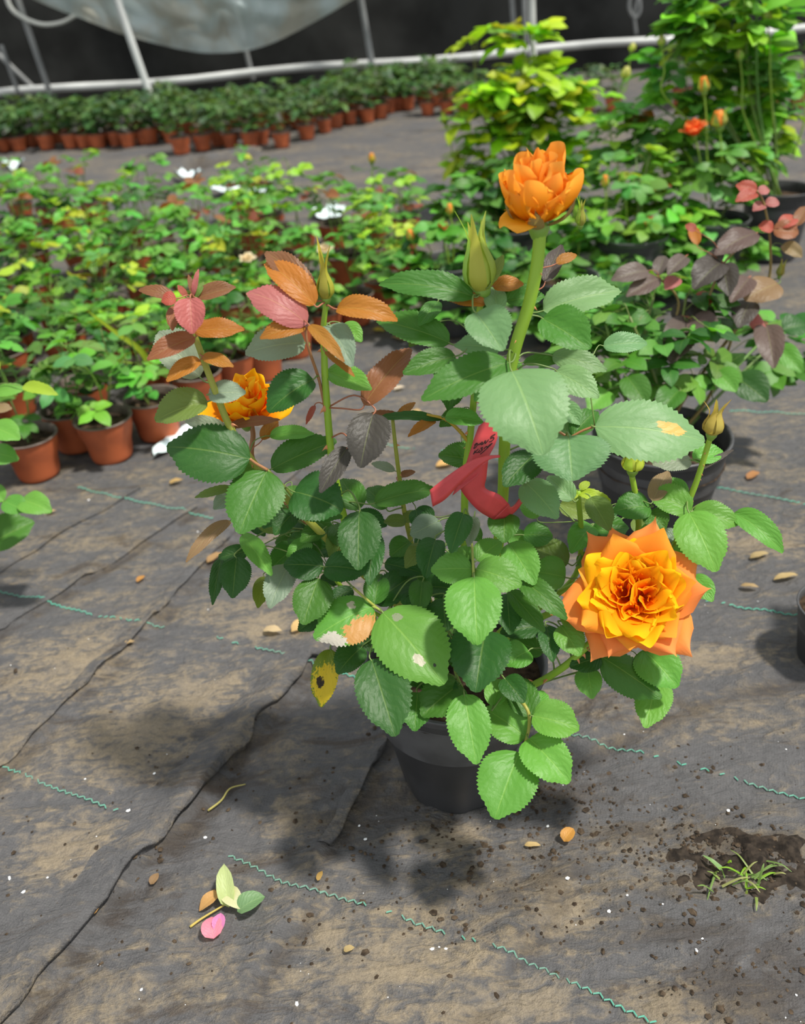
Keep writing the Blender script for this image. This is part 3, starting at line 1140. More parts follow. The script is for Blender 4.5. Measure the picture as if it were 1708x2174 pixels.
st([(955, 1395, 0), (860, 1300, 1), (740, 1190, 1), (640, 1090, 1), (560, 1010, 0), (493, 915, 0), (461, 841, 0), (425, 745, 1), (408, 690, 1), (410, 632, 1)], .0048, .0026, OLV, 8, .007, seed=3)
st([(965, 1395, 0), (855, 1290, 2), (750, 1150, 2), (712, 1020, 1), (701, 948, 1), (690, 806, 1), (688, 751, 1), (685, 709, 1), (692, 640, 1)], .005, .0025, GRN, 7, .008, seed=5)
st([(975, 1395, 2), (905, 1260, 3), (865, 1120, 4), (850, 1030, 4), (840, 955, 4), (833, 890, 4)], .0034, .0018, OLV, 5, .005, seed=7)
st([(985, 1395, 1), (985, 1210, 2), (987, 1020, 2), (997, 930, 2), (1005, 850, 2), (1013, 720, 2), (1021, 622, 2)], .0045, .003, GRN, 8, .005, seed=9)
st([(1000, 1395, 0), (1045, 1230, 0), (1065, 1080, 0), (1070, 960, 0), (1075, 850, -1), (1085, 775, -1), (1098, 722, -1), (1121, 650, -1), (1139, 565, -1), (1147, 478, -1)], .0062, .0058, GRN, 9, .005, seed=11)
st([(1005, 1420, -3), (1060, 1482, -7), (1140, 1450, -8), (1200, 1413, -9), (1245, 1372, -9), (1300, 1320, -8), (1345, 1275, -7)], .0042, .0036, GRN, 12, .007, seed=13)
st([(1010, 1395, 0), (1110, 1300, 0), (1240, 1230, 0), (1345, 1150, 0), (1350, 1070, 0), (1340, 1005, 0)], .004, .003, GRN, 8, .003, seed=15)
st([(1015, 1400, 0), (1150, 1310, -1), (1320, 1240, -1), (1425, 1165, -1), (1453, 1085, -1), (1475, 1030, -1), (1490, 985, -1), (1508, 925, -1)], .004, .0028, GRN, 16, .003, seed=17)
st([(1010, 1395, 1), (1120, 1310, 1), (1215, 1230, 2), (1233, 1150, 2), (1226, 1042, 2)], .0035, .003, GRN, 6, .004, seed=19)
st([(990, 1400, -2), (1060, 1450, -9), (1115, 1500, -13), (1122, 1545, -14), (1108, 1596, -15)], .0022, .0015, (0.28, 0.27, 0.05), 0, name='stem')
st([(975, 1385, -2), (965, 1420, -9), (985, 1470, -13)], .0018, .0014, (0.22, 0.30, 0.06))
st([(930, 1380, -2), (850, 1330, -4), (795, 1287, -6), (750, 1248, -5)], .0018, .0013, (0.30, 0.32, 0.06))
st([(720, 1165, 3), (620, 1080, 5), (540, 985, 6), (537, 920, 6), (528, 882, 6)], .0032, .0026, RED, 4, .005, seed=21)
st([(997, 942, 2), (975, 915, 2), (945, 890, 2), (905, 880, 2)], .0022, .0013, (0.42, 0.28, 0.03), 2, .004, seed=23)
st([(690, 1205, 0), (760, 1280, 1), (870, 1340, 1), (960, 1400, 0)], .0026, .002, GRN)
st([(1275, 1392, -9), (1260, 1385, -9), (1240, 1377, -9)], .0012, .0012, RED)
st([(648, 700, 0), (655, 740, 0), (678, 810, 1), (692, 880, 1)], .0013, .0016, RED)
st([(790, 1287, -6), (815, 1303, -7), (870, 1370, -8)], .0014, .0008, (0.30, 0.36, 0.08), name='leaf_stalk')
st([(1005, 1225, -9), (1003, 1185, -7), (1000, 1150, -4), (990, 1120, 0)], .0014, .0012, (0.28, 0.32, 0.07), name='leaf_stalk')
st([(1208, 930, -2), (1160, 900, -1), (1095, 860, 0)], .0013, .0014, RED, name='leaf_stalk')
st([(1262, 905, -2), (1235, 915, -2), (1208, 930, -2)], .0013, .0012, RED, name='leaf_stalk')
st([(568, 998, -2), (545, 985, -2), (530, 974, -2)], .0016, .0014, RED, name='leaf_stalk')
st([(568, 998, -2), (600, 1030, -1), (640, 1080, 0)], .0014, .0016, (.2, .25, .05), name='leaf_stalk')

LT = '''
# left bronze shoot
372 632 297 617 24 1 B kd=0.2 ns=1
374 634 344 640 26 0 R kd=0.2
421 632 497 611 30 1 B kd=0.2
404 634 408 706 58 0 P fold=38 kd=0.1
372 650 366 700 26 1 B fold=10
411 702 514 700 38 0 O kd=0.2
413 716 317 762 40 0 B
424 800 338 712 78 3 W kd=0.3 up=0.2
424 764 357 808 32 0 O
430 756 493 778 26 0 O
442 838 518 834 44 0 W kd=0.2
440 853 335 892 60 0 V kd=0.2
482 918 396 896 30 2 W
486 905 590 892 20 2 B
556 934 588 896 26 2 O
572 926 663 922 28 2 L
531 975 362 950 112 -2 D kd=0.2 fold=10 up=0.3
410 628 421 573 11 1 P kd=0
412 630 400 585 12 1 B kd=0
396 630 378 606 13 1 R kd=0
415 632 432 600 12 1 V kd=0
# middle-left bronze shoot
668 636 567 540 50 1 B fold=22 curl=1.2 kd=0.3
668 648 567 564 54 0 O fold=20 curl=1.1 kd=0.3
652 688 530 624 66 -1 P kd=0.1 fold=8 curl=1.2
714 656 838 680 44 0 O curl=1.2
648 694 556 718 36 -1 O
648 728 526 750 66 1 W kd=0.2
656 690 727 765 28 -2 O
700 690 745 775 58 1 W
726 690 766 724 40 2 L
692 788 784 826 46 2 L
690 746 750 798 18 0 O
664 806 574 872 66 0 D kd=0.2
772 860 868 745 56 0 B fold=24 kd=0.3
792 878 766 988 82 -1 K kd=0.3 fold=24
737 950 682 1042 44 -2 K kd=0.4
668 860 650 900 12 1 R
# thin shoot
850 886 788 878 18 3 B
938 892 800 890 18 2 D
842 886 880 856 16 4 O
925 892 868 926 20 2 O
944 886 1022 897 34 1 L
838 1000 790 985 18 5 W
846 1012 880 1002 14 5 B
# centre top
1086 788 1150 958 168 -5 S kd=0.55 fold=14 curl=1.0
1080 770 903 846 76 -3 G kd=0.5
1180 788 1266 842 56 -1 S
1152 660 1309 620 68 1 S kd=0.3
1150 676 1248 738 78 -1 G
1006 630 813 606 52 1 G kd=0.4
1010 664 1064 742 84 -2 S
1056 668 1048 610 44 0 S
954 728 806 682 60 1 G
966 756 860 792 50 -1 G
1060 742 968 734 44 0 S
1074 640 1152 630 40 2 G
1045 608 1108 604 30 2 O
1030 646 930 628 30 1 O
1156 600 1190 524 36 3 K fold=25
1180 560 1222 542 20 3 O
1110 770 1202 764 24 1 G
1172 756 1282 786 44 1 S
1280 736 1369 730 40 3 S
1206 930 1184 872 56 0 S
1214 926 1264 876 46 0 G
1206 926 1214 1017 148 -3 S kd=0.5
1262 906 1484 936 116 -3 S kd=0.35 mat=s1 fold=12 curl=0.7
1136 962 1072 1030 66 -2 D
1114 1024 1180 1098 66 -1 S
1216 1062 1164 1014 44 1 S
1010 980 934 968 48 3 G
1000 800 958 842 40 3 G
1060 800 1010 850 44 2 G
960 800 915 770 36 4 G
930 640 890 690 34 4 G
1130 850 1170 910 44 2 G
1190 860 1230 900 40 3 S
980 870 935 905 34 4 G
900 700 870 735 30 4 V
1040 602 1067 544 24 1 V kd=0 fold=30
# left lower
566 1000 510 1127 108 -2 G kd=0.5 fold=12
576 996 708 938 60 0 G kd=0.5
542 990 498 1022 40 1 L
494 1035 416 1056 18 1 V
492 1050 455 1080 32 2 W
488 1106 399 1190 26 0 N curl=1.4
624 1044 722 1082 100 -2 D kd=0.4
624 1086 722 1098 40 -1 G
624 1088 584 1134 42 -1 D
762 1082 726 1020 60 0 G
794 1068 920 1040 46 0 G
762 1086 760 1205 84 -3 D kd=0.5
792 1130 784 1238 52 -2 D
686 1203 606 1200 62 -3 D
689 1203 772 1214 60 -3 D
676 1228 644 1322 76 -4 G kd=0.5
692 1300 636 1338 46 -1 D
502 1182 494 1266 60 0 D kd=0.4
470 1184 452 1280 28 1 D
526 1170 466 1184 34 1 D
514 1134 574 1218 40 1 L
612 1200 574 1288 56 -1 W
562 1224 548 1288 34 1 X
748 1250 694 1282 36 0 D
792 1288 672 1352 96 -6 L mat=s3 kd=0.5 fold=8
812 1300 936 1446 136 -8 L mat=s2 kd=0.55 fold=10
702 1378 682 1496 52 -5 X mat=s4 kd=0.1 fold=24
768 1374 718 1428 56 -5 D
788 1400 836 1556 106 -12 D kd=0.5
794 1284 806 1222 50 -5 G
796 1282 878 1224 60 -4 D
816 1196 892 1216 40 0 D
690 1120 640 1150 36 2 G
660 1150 610 1180 34 2 L
720 1130 700 1180 30 2 V
600 1080 560 1120 40 2 D
820 1080 780 1040 44 3 G
850 1060 900 1030 40 3 G
870 1150 830 1180 44 2 G
820 1220 840 1280 50 0 G
740 1330 790 1380 54 -2 D
860 1400 900 1460 60 -8 D
# centre
1006 1224 1012 1363 110 -10 L kd=0.55 fold=14
1002 1208 918 1210 62 -8 L
1010 1208 1102 1242 70 -8 L
1010 1190 1062 1150 46 -6 L
1000 1186 976 1162 32 -5 L
924 1146 904 1224 54 -3 D
984 1090 958 1170 50 -4 D
1006 1096 994 1158 30 -4 W
1070 1092 1070 1150 62 -3 G
1080 1154 1132 1238 66 -4 L
1100 1228 1198 1312 46 -7 G curl=1.0
1080 1254 1152 1338 40 -6 G
1110 1136 1170 1140 48 1 G
1206 1196 1122 1158 62 0 V
1200 1226 1132 1214 66 -2 L
962 1250 898 1246 52 -2 D
896 1234 890 1300 46 -4 G
940 1270 946 1338 66 -5 D
1030 1340 1010 1464 118 -9 D
1076 1260 1082 1344 54 -5 D
1152 1330 1066 1346 52 -6 D
1152 1386 1084 1360 42 -7 G
1122 1382 1074 1412 56 -9 L
1190 1328 1228 1390 56 -8 L
1204 1290 1216 1342 40 -6 L
1160 1330 1172 1402 42 -7 D
932 1106 874 1136 56 0 W
922 1096 878 1088 30 1 D
862 1108 816 1108 26 3 V
858 1108 884 1086 24 3 V
902 1156 862 1204 36 0 V
950 1170 990 1220 50 -1 D
870 1250 900 1310 56 -3 D
1000 1420 960 1380 60 -8 G
1130 1260 1180 1240 46 -1 G
1060 1200 1110 1180 40 -1 G
1140 1100 1110 1060 40 2 L
1120 1180 1150 1130 36 2 G
940 1340 900 1390 64 -6 D
# front of the pot
985 1474 1010 1616 84 -14 L kd=0.45 fold=20
886 1470 880 1549 68 -12 G
976 1452 898 1518 82 -12 G
1116 1566 1032 1508 82 -14 L
1126 1522 1094 1438 62 -13 G
1130 1520 1224 1546 72 -14 L
1122 1568 1204 1658 86 -15 L
1102 1597 1052 1732 116 -16 L kd=0.5 fold=16
1140 1506 1150 1468 36 -12 L
1046 1500 1062 1444 44 -12 L
1070 1440 1110 1490 50 -11 D
930 1440 950 1500 56 -11 D
# right
1276 1394 1398 1478 74 -9 G kd=0.45 fold=-12
1396 1440 1370 1541 70 -8 L
1366 1382 1434 1456 84 -8 L
1274 1396 1212 1416 48 -9 D
1246 1420 1256 1481 52 -9 L
1276 1390 1292 1360 34 -8 L
1350 1390 1388 1422 40 -8 L
1470 1222 1510 1275 42 -4 L
1428 1166 1480 1194 36 -2 L
1462 1088 1517 1208 92 -3 L kd=0.5
1470 1086 1562 1112 52 -2 L
1556 1090 1656 1170 46 -2 L curl=1.3
1466 1086 1380 1050 56 -2 L
1380 1076 1305 1086 56 -1 G
1378 1086 1410 1122 48 -1 G
1460 1052 1398 1026 42 0 L
1384 1064 1417 1004 38 -1 N
1466 976 1388 986 42 0 W
1470 976 1532 960 40 0 L
1490 996 1554 957 12 -1 K
1436 1142 1400 1138 30 0 W
1252 1056 1292 1124 48 1 V
1226 1046 1294 1064 22 2 Y
1438 1162 1470 1152 26 -1 Y
1226 1046 1196 1060 18 2 Y
1230 1040 1250 1024 16 2 Y
1260 1130 1330 1120 46 2 G
1330 1150 1290 1170 44 2 G
1240 1340 1210 1300 44 -5 G
1360 1120 1395 1145 30 1 L
1226 1200 1260 1180 30 1 L
1400 1390 1420 1360 36 -5 G
'''
MATS = dict(s1=M_SPOT1, s2=M_SPOT2, s3=M_SPOT3, s4=M_SPOT4)
leaf_table(HERO, LT, Y0, STEMS, MATS)

# inner leaves and twigs that fill the heart of the bush
fr = random.Random(42)
fill = []
for k in range(64):
    cx, cy, sx, sy = fr.choice(((940, 1180, 150, 110), (940, 1180, 150, 110), (700, 1130, 110, 70), (1010, 1350, 130, 60), (620, 1100, 80, 60), (1040, 800, 120, 100), (1280, 1120, 90, 60)))
    x, y = fr.gauss(cx, sx*.5), fr.gauss(cy, sy*.5)
    a = fr.uniform(0, 2*math.pi)
    l_ = fr.uniform(46, 84)
    fill.append('%d %d %d %d %d %.1f %s' % (x, y, x+l_*math.cos(a), y+l_*abs(math.sin(a))*.8, l_*.62, fr.uniform(1.5, 9), fr.choice('GGDDLV')))
leaf_table(HERO, '\n'.join(fill), Y0, STEMS)

# --- large open rose, quartered heart, facing the viewer and the light
RC = onY(1346, 1262, Y0-.085)
raxis = ((CAM-RC).normalized()*1.0+Vector((-.05, 0, .30))).normalized()
RPOS = RC-raxis*.020
D = math.radians
rings = [
    (5, .074, .068, 52, 100, .004, -.004, .06, .22, .03, .9, D(20), GUARD),
    (6, .071, .060, 46, 88, .005, -.002, .10, .22, .035, .95, D(62), GUARD),
    (7, .066, .058, 40, 72, .006, 0, .14, .20, .04, .7, D(0), (ORANGE[0], (0.98, .27, .012), (1.0, .42, .05))),
    (7, .060, .054, 36, 62, .006, .000, .16, .16, .045, .4, D(25), ORANGE),
    (8, .056, .050, 35, 57, .006, .001, .18, .14, .05, .4, D(48), ORANGE),
    (8, .052, .044, 32, 51, .006, .001, .20, .12, .05, .5, D(10), ORANGE),
    (7, .046, .038, 28, 44, .006, .002, .24, .08, .06, .3, D(30), ORANGE),
]
hip, HM = flower(HERO, RPOS, raxis, rings, 77, .010, sepals=5, sepal_len=.03)
HEART = ((0.95, 0.10, 0.0), (0.98, 0.22, 0.002), (1.0, 0.52, 0.012))
for (sx, sy, R_, n_, sd_) in ((-.013, .003, .0185, 7, 1), (.010, .015, .017, 6, 2), (.016, -.007, .018, 6, 3), (-.004, -.019, .013, 4, 4), (-.012, .022, .012, 4, 5)):
    swirl(hip, sx, sy, .026, R_, n_, .022, sd_, HEART)

# --- upper rose seen from the side
TP = onY(1143, 470, Y0-.01)
tax = Vector((-.06, -.22, 1)).normalized()
TOPC = (AMBER[0], AMBER[1], (1.0, .44, .07))
rings = [
    (1, .042, .046, 55, 104, .005, .000, .10, .14, .06, .1, D(200), AMBER),
    (1, .036, .042, 45, 60, .005, .000, .10, .10, .05, .1, D(275), AMBER),
    (1, .048, .036, 22, 14, .005, .000, .10, .10, .06, .1, D(340), AMBER),
    (3, .048, .054, 66, -18, .005, .000, .30, .03, .04, .0, D(60), AMBER),
    (4, .056, .050, 62, -24, .005, .000, .34, .03, .05, .0, D(235), AMBER),
    (4, .060, .044, 50, -18, .005, .002, .34, .02, .06, .0, D(280), TOPC),
    (4, .061, .038, 34, -8, .004, .002, .32, .02, .07, .0, D(20), TOPC),
    (4, .060, .028, 14, 0, .003, .002, .28, .02, .08, .0, D(50), TOPC),
]
flower(HERO, TP, tax, rings, 31, .0095, sepals=5, sepal_len=.040, sepal_ang=(75, 20), sepal_col=(0.26, 0.20, 0.07), spin=.3)

# --- half hidden rose behind the left shoot
LP = onY(522, 888, Y0+.06)
rings = [
    (2, .042, .046, 52, 95, .005, 0, .12, .12, .04, .5, D(190), ORANGE),
    (3, .044, .048, 52, 20, .005, 0, .24, .10, .04, .3, D(20), ORANGE),
    (4, .048, .044, 48, -2, .005, 0, .30, .05, .05, .3, D(70), ORANGE),
    (4, .048, .034, 32, 0, .004, .002, .30, .03, .05, .2, D(100), (ORANGE[0], (0.98, .34, .01), (1.0, .62, .03))),
    (4, .046, .024, 12, 4, .003, .003, .30, .02, .06, .2, D(20), (ORANGE[0], (0.98, .34, .01), (1.0, .62, .03))),
]
flower(HERO, LP, Vector((.10, -.30, 1)), rings, 55, .008, sepals=5, sepal_len=.036, sepal_ang=(55, 75), sepal_col=(0.30, 0.34, 0.04))

# --- buds
YG, YB = (0.40, 0.46, 0.06), (0.34, 0.30, 0.05)
bud(HERO, onY(1022, 612, Y0+.02), Vector((-.10, 0, 1)), .050, .032, (0.45, 0.55, 0.10), (0.34, 0.42, 0.07), 1, tipx=.5)
bud(HERO, onY(692, 632, Y0+.01), Vector((0.02, 0, 1)), .026, .017, (0.25, 0.36, 0.05), (0.34, 0.34, 0.04), 2, tipx=.9)
bud(HERO, onY(1342, 996, Y0), Vector((0.0, 0, 1)), .022, .023, (0.46, 0.52, 0.08), (0.40, 0.50, 0.06), 3, open_=.12, tipx=.25)
bud(HERO, onY(1510, 920, Y0-.01), Vector((0.10, 0, 1)), .025, .021, (0.40, 0.34, 0.08), (0.42, 0.33, 0.07), 4, tipx=.5)
bud(HERO, onY(1232, 478, Y0+.12), Vector((0, 0, 1)), .018, .011, (0.40, 0.45, 0.06), (0.26, 0.36, 0.05), 5, tipx=.6)

# ------------------------------------------------------------------ red plant tag looped round a stem
M_TAG = simple('red_plastic_tag', (0.48, 0.045, 0.05), 0.42, 0.45, noise_amt=0.12, nscale=60)
TR = empty('plant_tag', onY(1000, 1040, Y0-.04), 'red plastic loop tag with black handwriting tied round the front rose stem', 'plant tag')

def ribbon(pairs, name, n=5, thick=.0006):
    A = catmull([onY(a[0], a[1], Y0+a[2]/100) for a, b in pairs], n)
    Bq = catmull([onY(b[0], b[1], Y0+b[2]/100) for a, b in pairs], n)
    V, Fc = [], []
    k = 4
    for a, b in zip(A, Bq):
        for i in range(k+1):
            V.append(a.lerp(b, i/k))
    m_ = k+1
    Fc = [(j*m_+i, j*m_+i+1, (j+1)*m_+i+1, (j+1)*m_+i) for j in range(len(A)-1) for i in range(k)]
    o = link(name, mesh(name, V, Fc, M_TAG), parent=TR)
    md = o.modifiers.new('thickness', 'SOLIDIFY')
    md.thickness = thick
    return o

ribbon([((1016, 905, -3), (1060, 868, -3)), ((1008, 925, -3.4), (1060, 905, -3.4)), ((998, 955, -4), (1052, 940, -4)), ((988, 985, -4.5), (1038, 968, -4.5)), ((972, 1022, -5), (1030, 988, -5)), ((960, 1052, -5.5), (1012, 1012, -5.5))], 'strap')
ribbon([((912, 1041, -7), (918, 1076, -7)), ((938, 1020, -6.8), (945, 1060, -6.8)), ((965, 1000, -6.5), (978, 1026, -6.5)), ((1000, 978, -6.3), (1012, 995, -6.3)), ((1030, 968, -6), (1038, 976, -6)), ((1060, 966, -5.5), (1062, 971, -5.5))], 'strap')
ribbon([((968, 1005, -5.4), (1036, 975, -5.4)), ((976, 1036, -5.2), (1032, 1012, -5.2)), ((994, 1062, -5), (1030, 1036, -5)), ((1018, 1086, -4.7), (1060, 1050, -4.7)), ((1046, 1102, -4.2), (1080, 1070, -4.2))], 'strap')
ribbon([((1046, 1102, -4.2), (1080, 1070, -4.2)), ((1076, 1098, -3.4), (1084, 1076, -3.4)), ((1100, 1078, -2.4), (1096, 1066, -2.4)), ((1116, 1048, -1.4), (1108, 1042, -1.4)), ((1119, 1018, -1), (1106, 1014, -1)), ((1112, 985, -1), (1100, 990, -1))], 'strap')
M_INK = simple('black_marker_ink', (0.03, 0.012, 0.012), 0.6)
def panel(u, v):
    """u across the written strap, v along it"""
    A = [(1008, 925), (998, 955), (988, 985), (972, 1022)]
    Bb = [(1060, 905), (1052, 940), (1038, 968), (1030, 988)]
    v = v*.62
    f_ = v*3
    i = min(2, int(f_))
    t = f_-i
    a = (A[i][0]*(1-t)+A[i+1][0]*t, A[i][1]*(1-t)+A[i+1][1]*t)
    b = (Bb[i][0]*(1-t)+Bb[i+1][0]*t, Bb[i][1]*(1-t)+Bb[i+1][1]*t)
    off = -3.4-1.6*v
    return onY(a[0]*(1-u)+b[0]*u, a[1]*(1-u)+b[1]*u, Y0+off/100-.0012)
# two lines of cursive marker: a word with a numeral, then a short word under it
WR = [
    [(.10, .40), (.16, .34), (.22, .36), (.16, .42), (.12, .52), (.20, .50), (.26, .40), (.30, .44), (.34, .38)],
    [(.34, .44), (.40, .36), (.44, .40), (.40, .46), (.48, .44), (.54, .34), (.55, .46), (.62, .40), (.66, .34)],
    [(.90, .22), (.74, .26), (.74, .33), (.84, .31), (.88, .38), (.78, .44), (.70, .43)],
    [(.22, .62), (.20, .76), (.24, .70), (.34, .60), (.26, .70), (.36, .74), (.42, .66)],
    [(.42, .60), (.50, .58), (.48, .66), (.54, .68), (.46, .76), (.40, .74)],
    [(.58, .66), (.66, .58), (.70, .64), (.78, .54), (.86, .52), (.74, .66), (.60, .80), (.52, .86)],
]
for s_ in WR:
    P = catmull([panel(*p) for p in s_], 5)
    V, Fc = tube_geo(P, .00042, sides=5)
    link('handwriting', mesh('handwriting', V, Fc, M_INK), parent=TR)

# ------------------------------------------------------------------ the pot to the right with purple shoots
def pix(P):
    d = P-CAM
    z = d.dot(Fw)
    return CX+FPX*d.dot(Rt)/z, CY-FPX*d.dot(Up)/z, z

def blob(px, py, Y, rx, rz, ry=None, wgt=1.0):
    c = onY(px, py, Y)
    k = (c-CAM).dot(Fw)/FPX
    return (c, (rx*k, (ry or rx)*k, rz*k), wgt)

GL = [(0.075, 0.225, 0.028), PAL['L'], (0.155, 0.375, 0.045), (0.10, 0.28, 0.06)]
GD = [PAL['G'], (0.075, 0.225, 0.028), PAL['D'], PAL['L']]
YGL = [(0.20, 0.42, 0.02), (0.28, 0.50, 0.012), (0.14, 0.36, 0.03), (0.36, 0.54, 0.012)]
FARG = [(0.055, 0.12, 0.035), (0.075, 0.16, 0.045), (0.045, 0.10, 0.035), (0.09, 0.17, 0.05)]
BRZ = [PAL['B'], PAL['O'], PAL['R']]

RB = ground(1385, 1120)
RB.z = hz(RB.x, RB.y)+.001
YR = RB.y
RR = empty('potted_rose', RB, 'potted rose with purple-brown young shoots in a black pot right behind the open rose', 'potted plant')
black_pot(RR, RB, 0.080, 0.113, 0.185, 0.045, ridges=False)
foot = RB+Vector((0, 0, .14))
bush(RR, foot, [blob(1310, 745, YR+.08, 125, 100), blob(1440, 760, YR+.08, 115, 90), blob(1390, 670, YR+.14, 150, 70), blob(1650, 740, YR+.24, 75, 65, wgt=.6)], 90, .052, GD+[PAL['L']], 101, stem_r=.004)
RS = []
for pts in ([(1390, 960, 0), (1450, 850, 6), (1530, 740, 12), (1600, 650, 16), (1632, 590, 18), (1633, 500, 18), (1620, 430, 18), (1606, 405, 18)],
            [(1390, 960, 0), (1420, 800, 8), (1470, 690, 12), (1500, 640, 12), (1535, 560, 14), (1600, 500, 18)],
            [(1390, 960, 0), (1390, 780, 8), (1440, 650, 12), (1400, 590, 12)],
            [(1400, 960, 0), (1500, 850, 8), (1560, 690, 12), (1545, 640, 12)]):
    o, P = hero_stem(RR, pts, YR, .0035, .0016, (0.22, 0.16, 0.05))
    RS.append((P, .003))
leaf_table(RR, '''
1375 575 1300 595 36 12 Q
1398 590 1332 628 36 12 Q
1395 585 1410 545 30 12 Q
1455 545 1418 582 32 13 Q
1605 495 1520 540 46 17 Q
1605 500 1560 520 30 17 K
1440 590 1412 614 28 12 P
1530 558 1474 612 56 13 K
1532 560 1546 626 46 13 K
1532 555 1500 540 36 13 K
1590 590 1552 640 44 14 Q
1650 602 1582 636 58 14 N
1592 640 1568 694 50 13 K
1466 680 1424 768 68 10 Q
1466 678 1516 716 56 10 Q
1464 674 1430 650 44 11 K
1470 672 1512 655 40 11 K
1625 690 1641 778 54 12 Q
1622 688 1592 692 44 12 P
1480 650 1508 624 34 12 R
1606 405 1563 394 26 18 R
1606 410 1562 428 24 18 R
1608 406 1632 404 18 18 P
1622 436 1598 448 20 18 P
1624 434 1652 430 20 18 P
1640 490 1692 494 36 17 B
1655 482 1688 462 28 17 R
1640 488 1610 480 22 17 R
1480 520 1468 480 22 14 O
1476 490 1455 478 16 14 R
1660 520 1700 545 26 17 N
1690 480 1712 440 26 17 B
1490 800 1465 840 56 4 D
1560 800 1625 850 60 4 D
1330 800 1370 860 52 -2 G
1440 830 1400 880 50 -2 G
1290 830 1250 870 50 -1 L
1520 790 1560 830 46 2 L
1640 730 1700 790 40 14 L
1660 700 1708 690 44 14 D
''', YR, RS)
bud(RR, onY(1654, 585, YR+.16), Vector((.1, 0, 1)), .022, .014, (0.40, 0.34, 0.04), (0.30, 0.28, 0.05), 9)

# ------------------------------------------------------------------ larger roses further back on the right
def potted_black(px, py, label, r=.1, h=.19, group=None):
    p = ground(px, py)
    p.z = hz(p.x, p.y)+.001
    o = empty('potted_rose', p, label, 'potted plant', group)
    black_pot(o, p, r*.74, r, h, .03, ridges=False, seg=32)
    return o, p, p+Vector((0, 0, h-.04))

def stalk_flower(root, foot, px, py, Y, kind, L=.03, Wd=.02, seed=0, bx=None, by=None):
    top = onY(px, py, Y)
    b = onY(bx or px+6, by or py+110, Y)
    P = catmull([foot.lerp(b, .6), b, b.lerp(top, .5)+Vector((.003, 0, 0)), top], 6)
    V, Fc = tube_geo(P, .0028, .0018, 7)
    link('stem', mesh('stem', V, Fc, M_STEM), parent=root, color=(0.22, 0.36, 0.04))
    ax = (top-b).normalized()
    if kind == 'open':
        flower(root, top+ax*.006, ax, [(5, L, Wd*1.1, 50, 60, .003, 0, .2, .1, .06, .3, seed, ((.9, .10, .02), (.95, .16, .04), (.95, .34, .12))),
                                        (5, L*.9, Wd*.8, 25, 20, .003, 0, .25, .05, .08, .3, seed+.5, ((.9, .08, .02), (.95, .14, .03), (.95, .26, .06)))], seed, .006, sepal_len=.016)
    elif kind == 'bud':
        bud(root, top, ax, L, Wd, (0.80, 0.30, 0.05), (0.30, 0.38, 0.06), seed, open_=.25, tipx=-.15, detail=0)
    elif kind == 'cream':
        bud(root, top, ax, L, Wd, (0.62, 0.60, 0.22), (0.40, 0.52, 0.08), seed, open_=.2, tipx=-.3, detail=0)
    else:
        bud(root, top, ax, L, Wd, (0.26, 0.42, 0.05), (0.30, 0.44, 0.06), seed, tipx=.2, detail=0)

# tall yellow-green bush
o, p, ft = potted_black(1105, 450, 'tall yellow-green rose bush behind the upper orange rose, in front of the white post')
Yt = p.y
bush(o, ft, [blob(1120, 195, Yt, 135, 62, 60, 1.3), blob(1040, 240, Yt, 85, 60, 50, .9), blob(1210, 240, Yt, 85, 65, 50, .9), blob(1090, 320, Yt, 140, 70, 60, 1.3), blob(1075, 78, Yt, 130, 20, 30, .4), blob(1180, 360, Yt, 90, 60, 50, .7)], 190, .088, YGL, 201, stem_r=.004, stem_col=(.25, .36, .05), young=([(0.36, .46, .02)], .5), up=.9)
stalk_flower(o, ft, 945, 262, Yt, 'green', .04, .028, 1, 965, 340)
stalk_flower(o, ft, 1325, 165, Yt, 'cream', .044, .036, 2, 1300, 250)
stalk_flower(o, ft, 1340, 108, Yt, 'cream', .03, .025, 3, 1320, 200)

# tall right bush whose black pot shows at the right
o, p, ft = potted_black(1632, 545, 'tall rose bush reaching the top right corner, in a black pot', r=.105, h=.21)
Yt = p.y
bush(o, ft, [blob(1540, 30, Yt-.1, 140, 60, 60, 1.3), blob(1490, 150, Yt, 120, 80, 60, 1.2), blob(1420, 260, Yt, 90, 80, 50, .9), blob(1600, 140, Yt, 70, 60, 40, .6), blob(1580, 290, Yt+.1, 90, 80, 50, .9), blob(1480, 330, Yt+.15, 120, 60, 50, .9), blob(1620, 230, Yt+.15, 80, 70, 50, .8)], 205, .084, GL+[(0.20, .40, .03), (0.26, .46, .02)], 202, stem_r=.0045, up=.8)
stalk_flower(o, ft, 1404, 95, Yt-.1, 'cream', .028, .024, 4)
stalk_flower(o, ft, 1628, 45, Yt-.1, 'cream', .034, .028, 5)
stalk_flower(o, ft, 1570, 125, Yt-.1, 'cream', .028, .024, 6)
stalk_flower(o, ft, 1700, 150, Yt, 'green', .03, .022, 7)

# orange-red budded roses
o, p, ft = potted_black(1500, 600, 'rose bush carrying three orange-red buds on upright stems, right of the upper rose')
Yt = p.y
bush(o, ft, [blob(1500, 430, Yt, 110, 75, 60), blob(1430, 490, Yt, 100, 65, 50, .9), blob(1560, 360, Yt, 80, 45, 40, .7), blob(1540, 520, Yt-.05, 90, 60, 50, .9), blob(1450, 560, Yt-.06, 90, 45, 40, .8)], 130, .066, GL, 203, young=([(0.22, .40, .03)], .4))
stalk_flower(o, ft, 1475, 292, Yt, 'open', .044, .042, 8, 1490, 380)
stalk_flower(o, ft, 1526, 268, Yt, 'bud', .046, .046, 9, 1532, 385)
stalk_flower(o, ft, 1494, 194, Yt, 'bud', .042, .032, 10, 1500, 330)

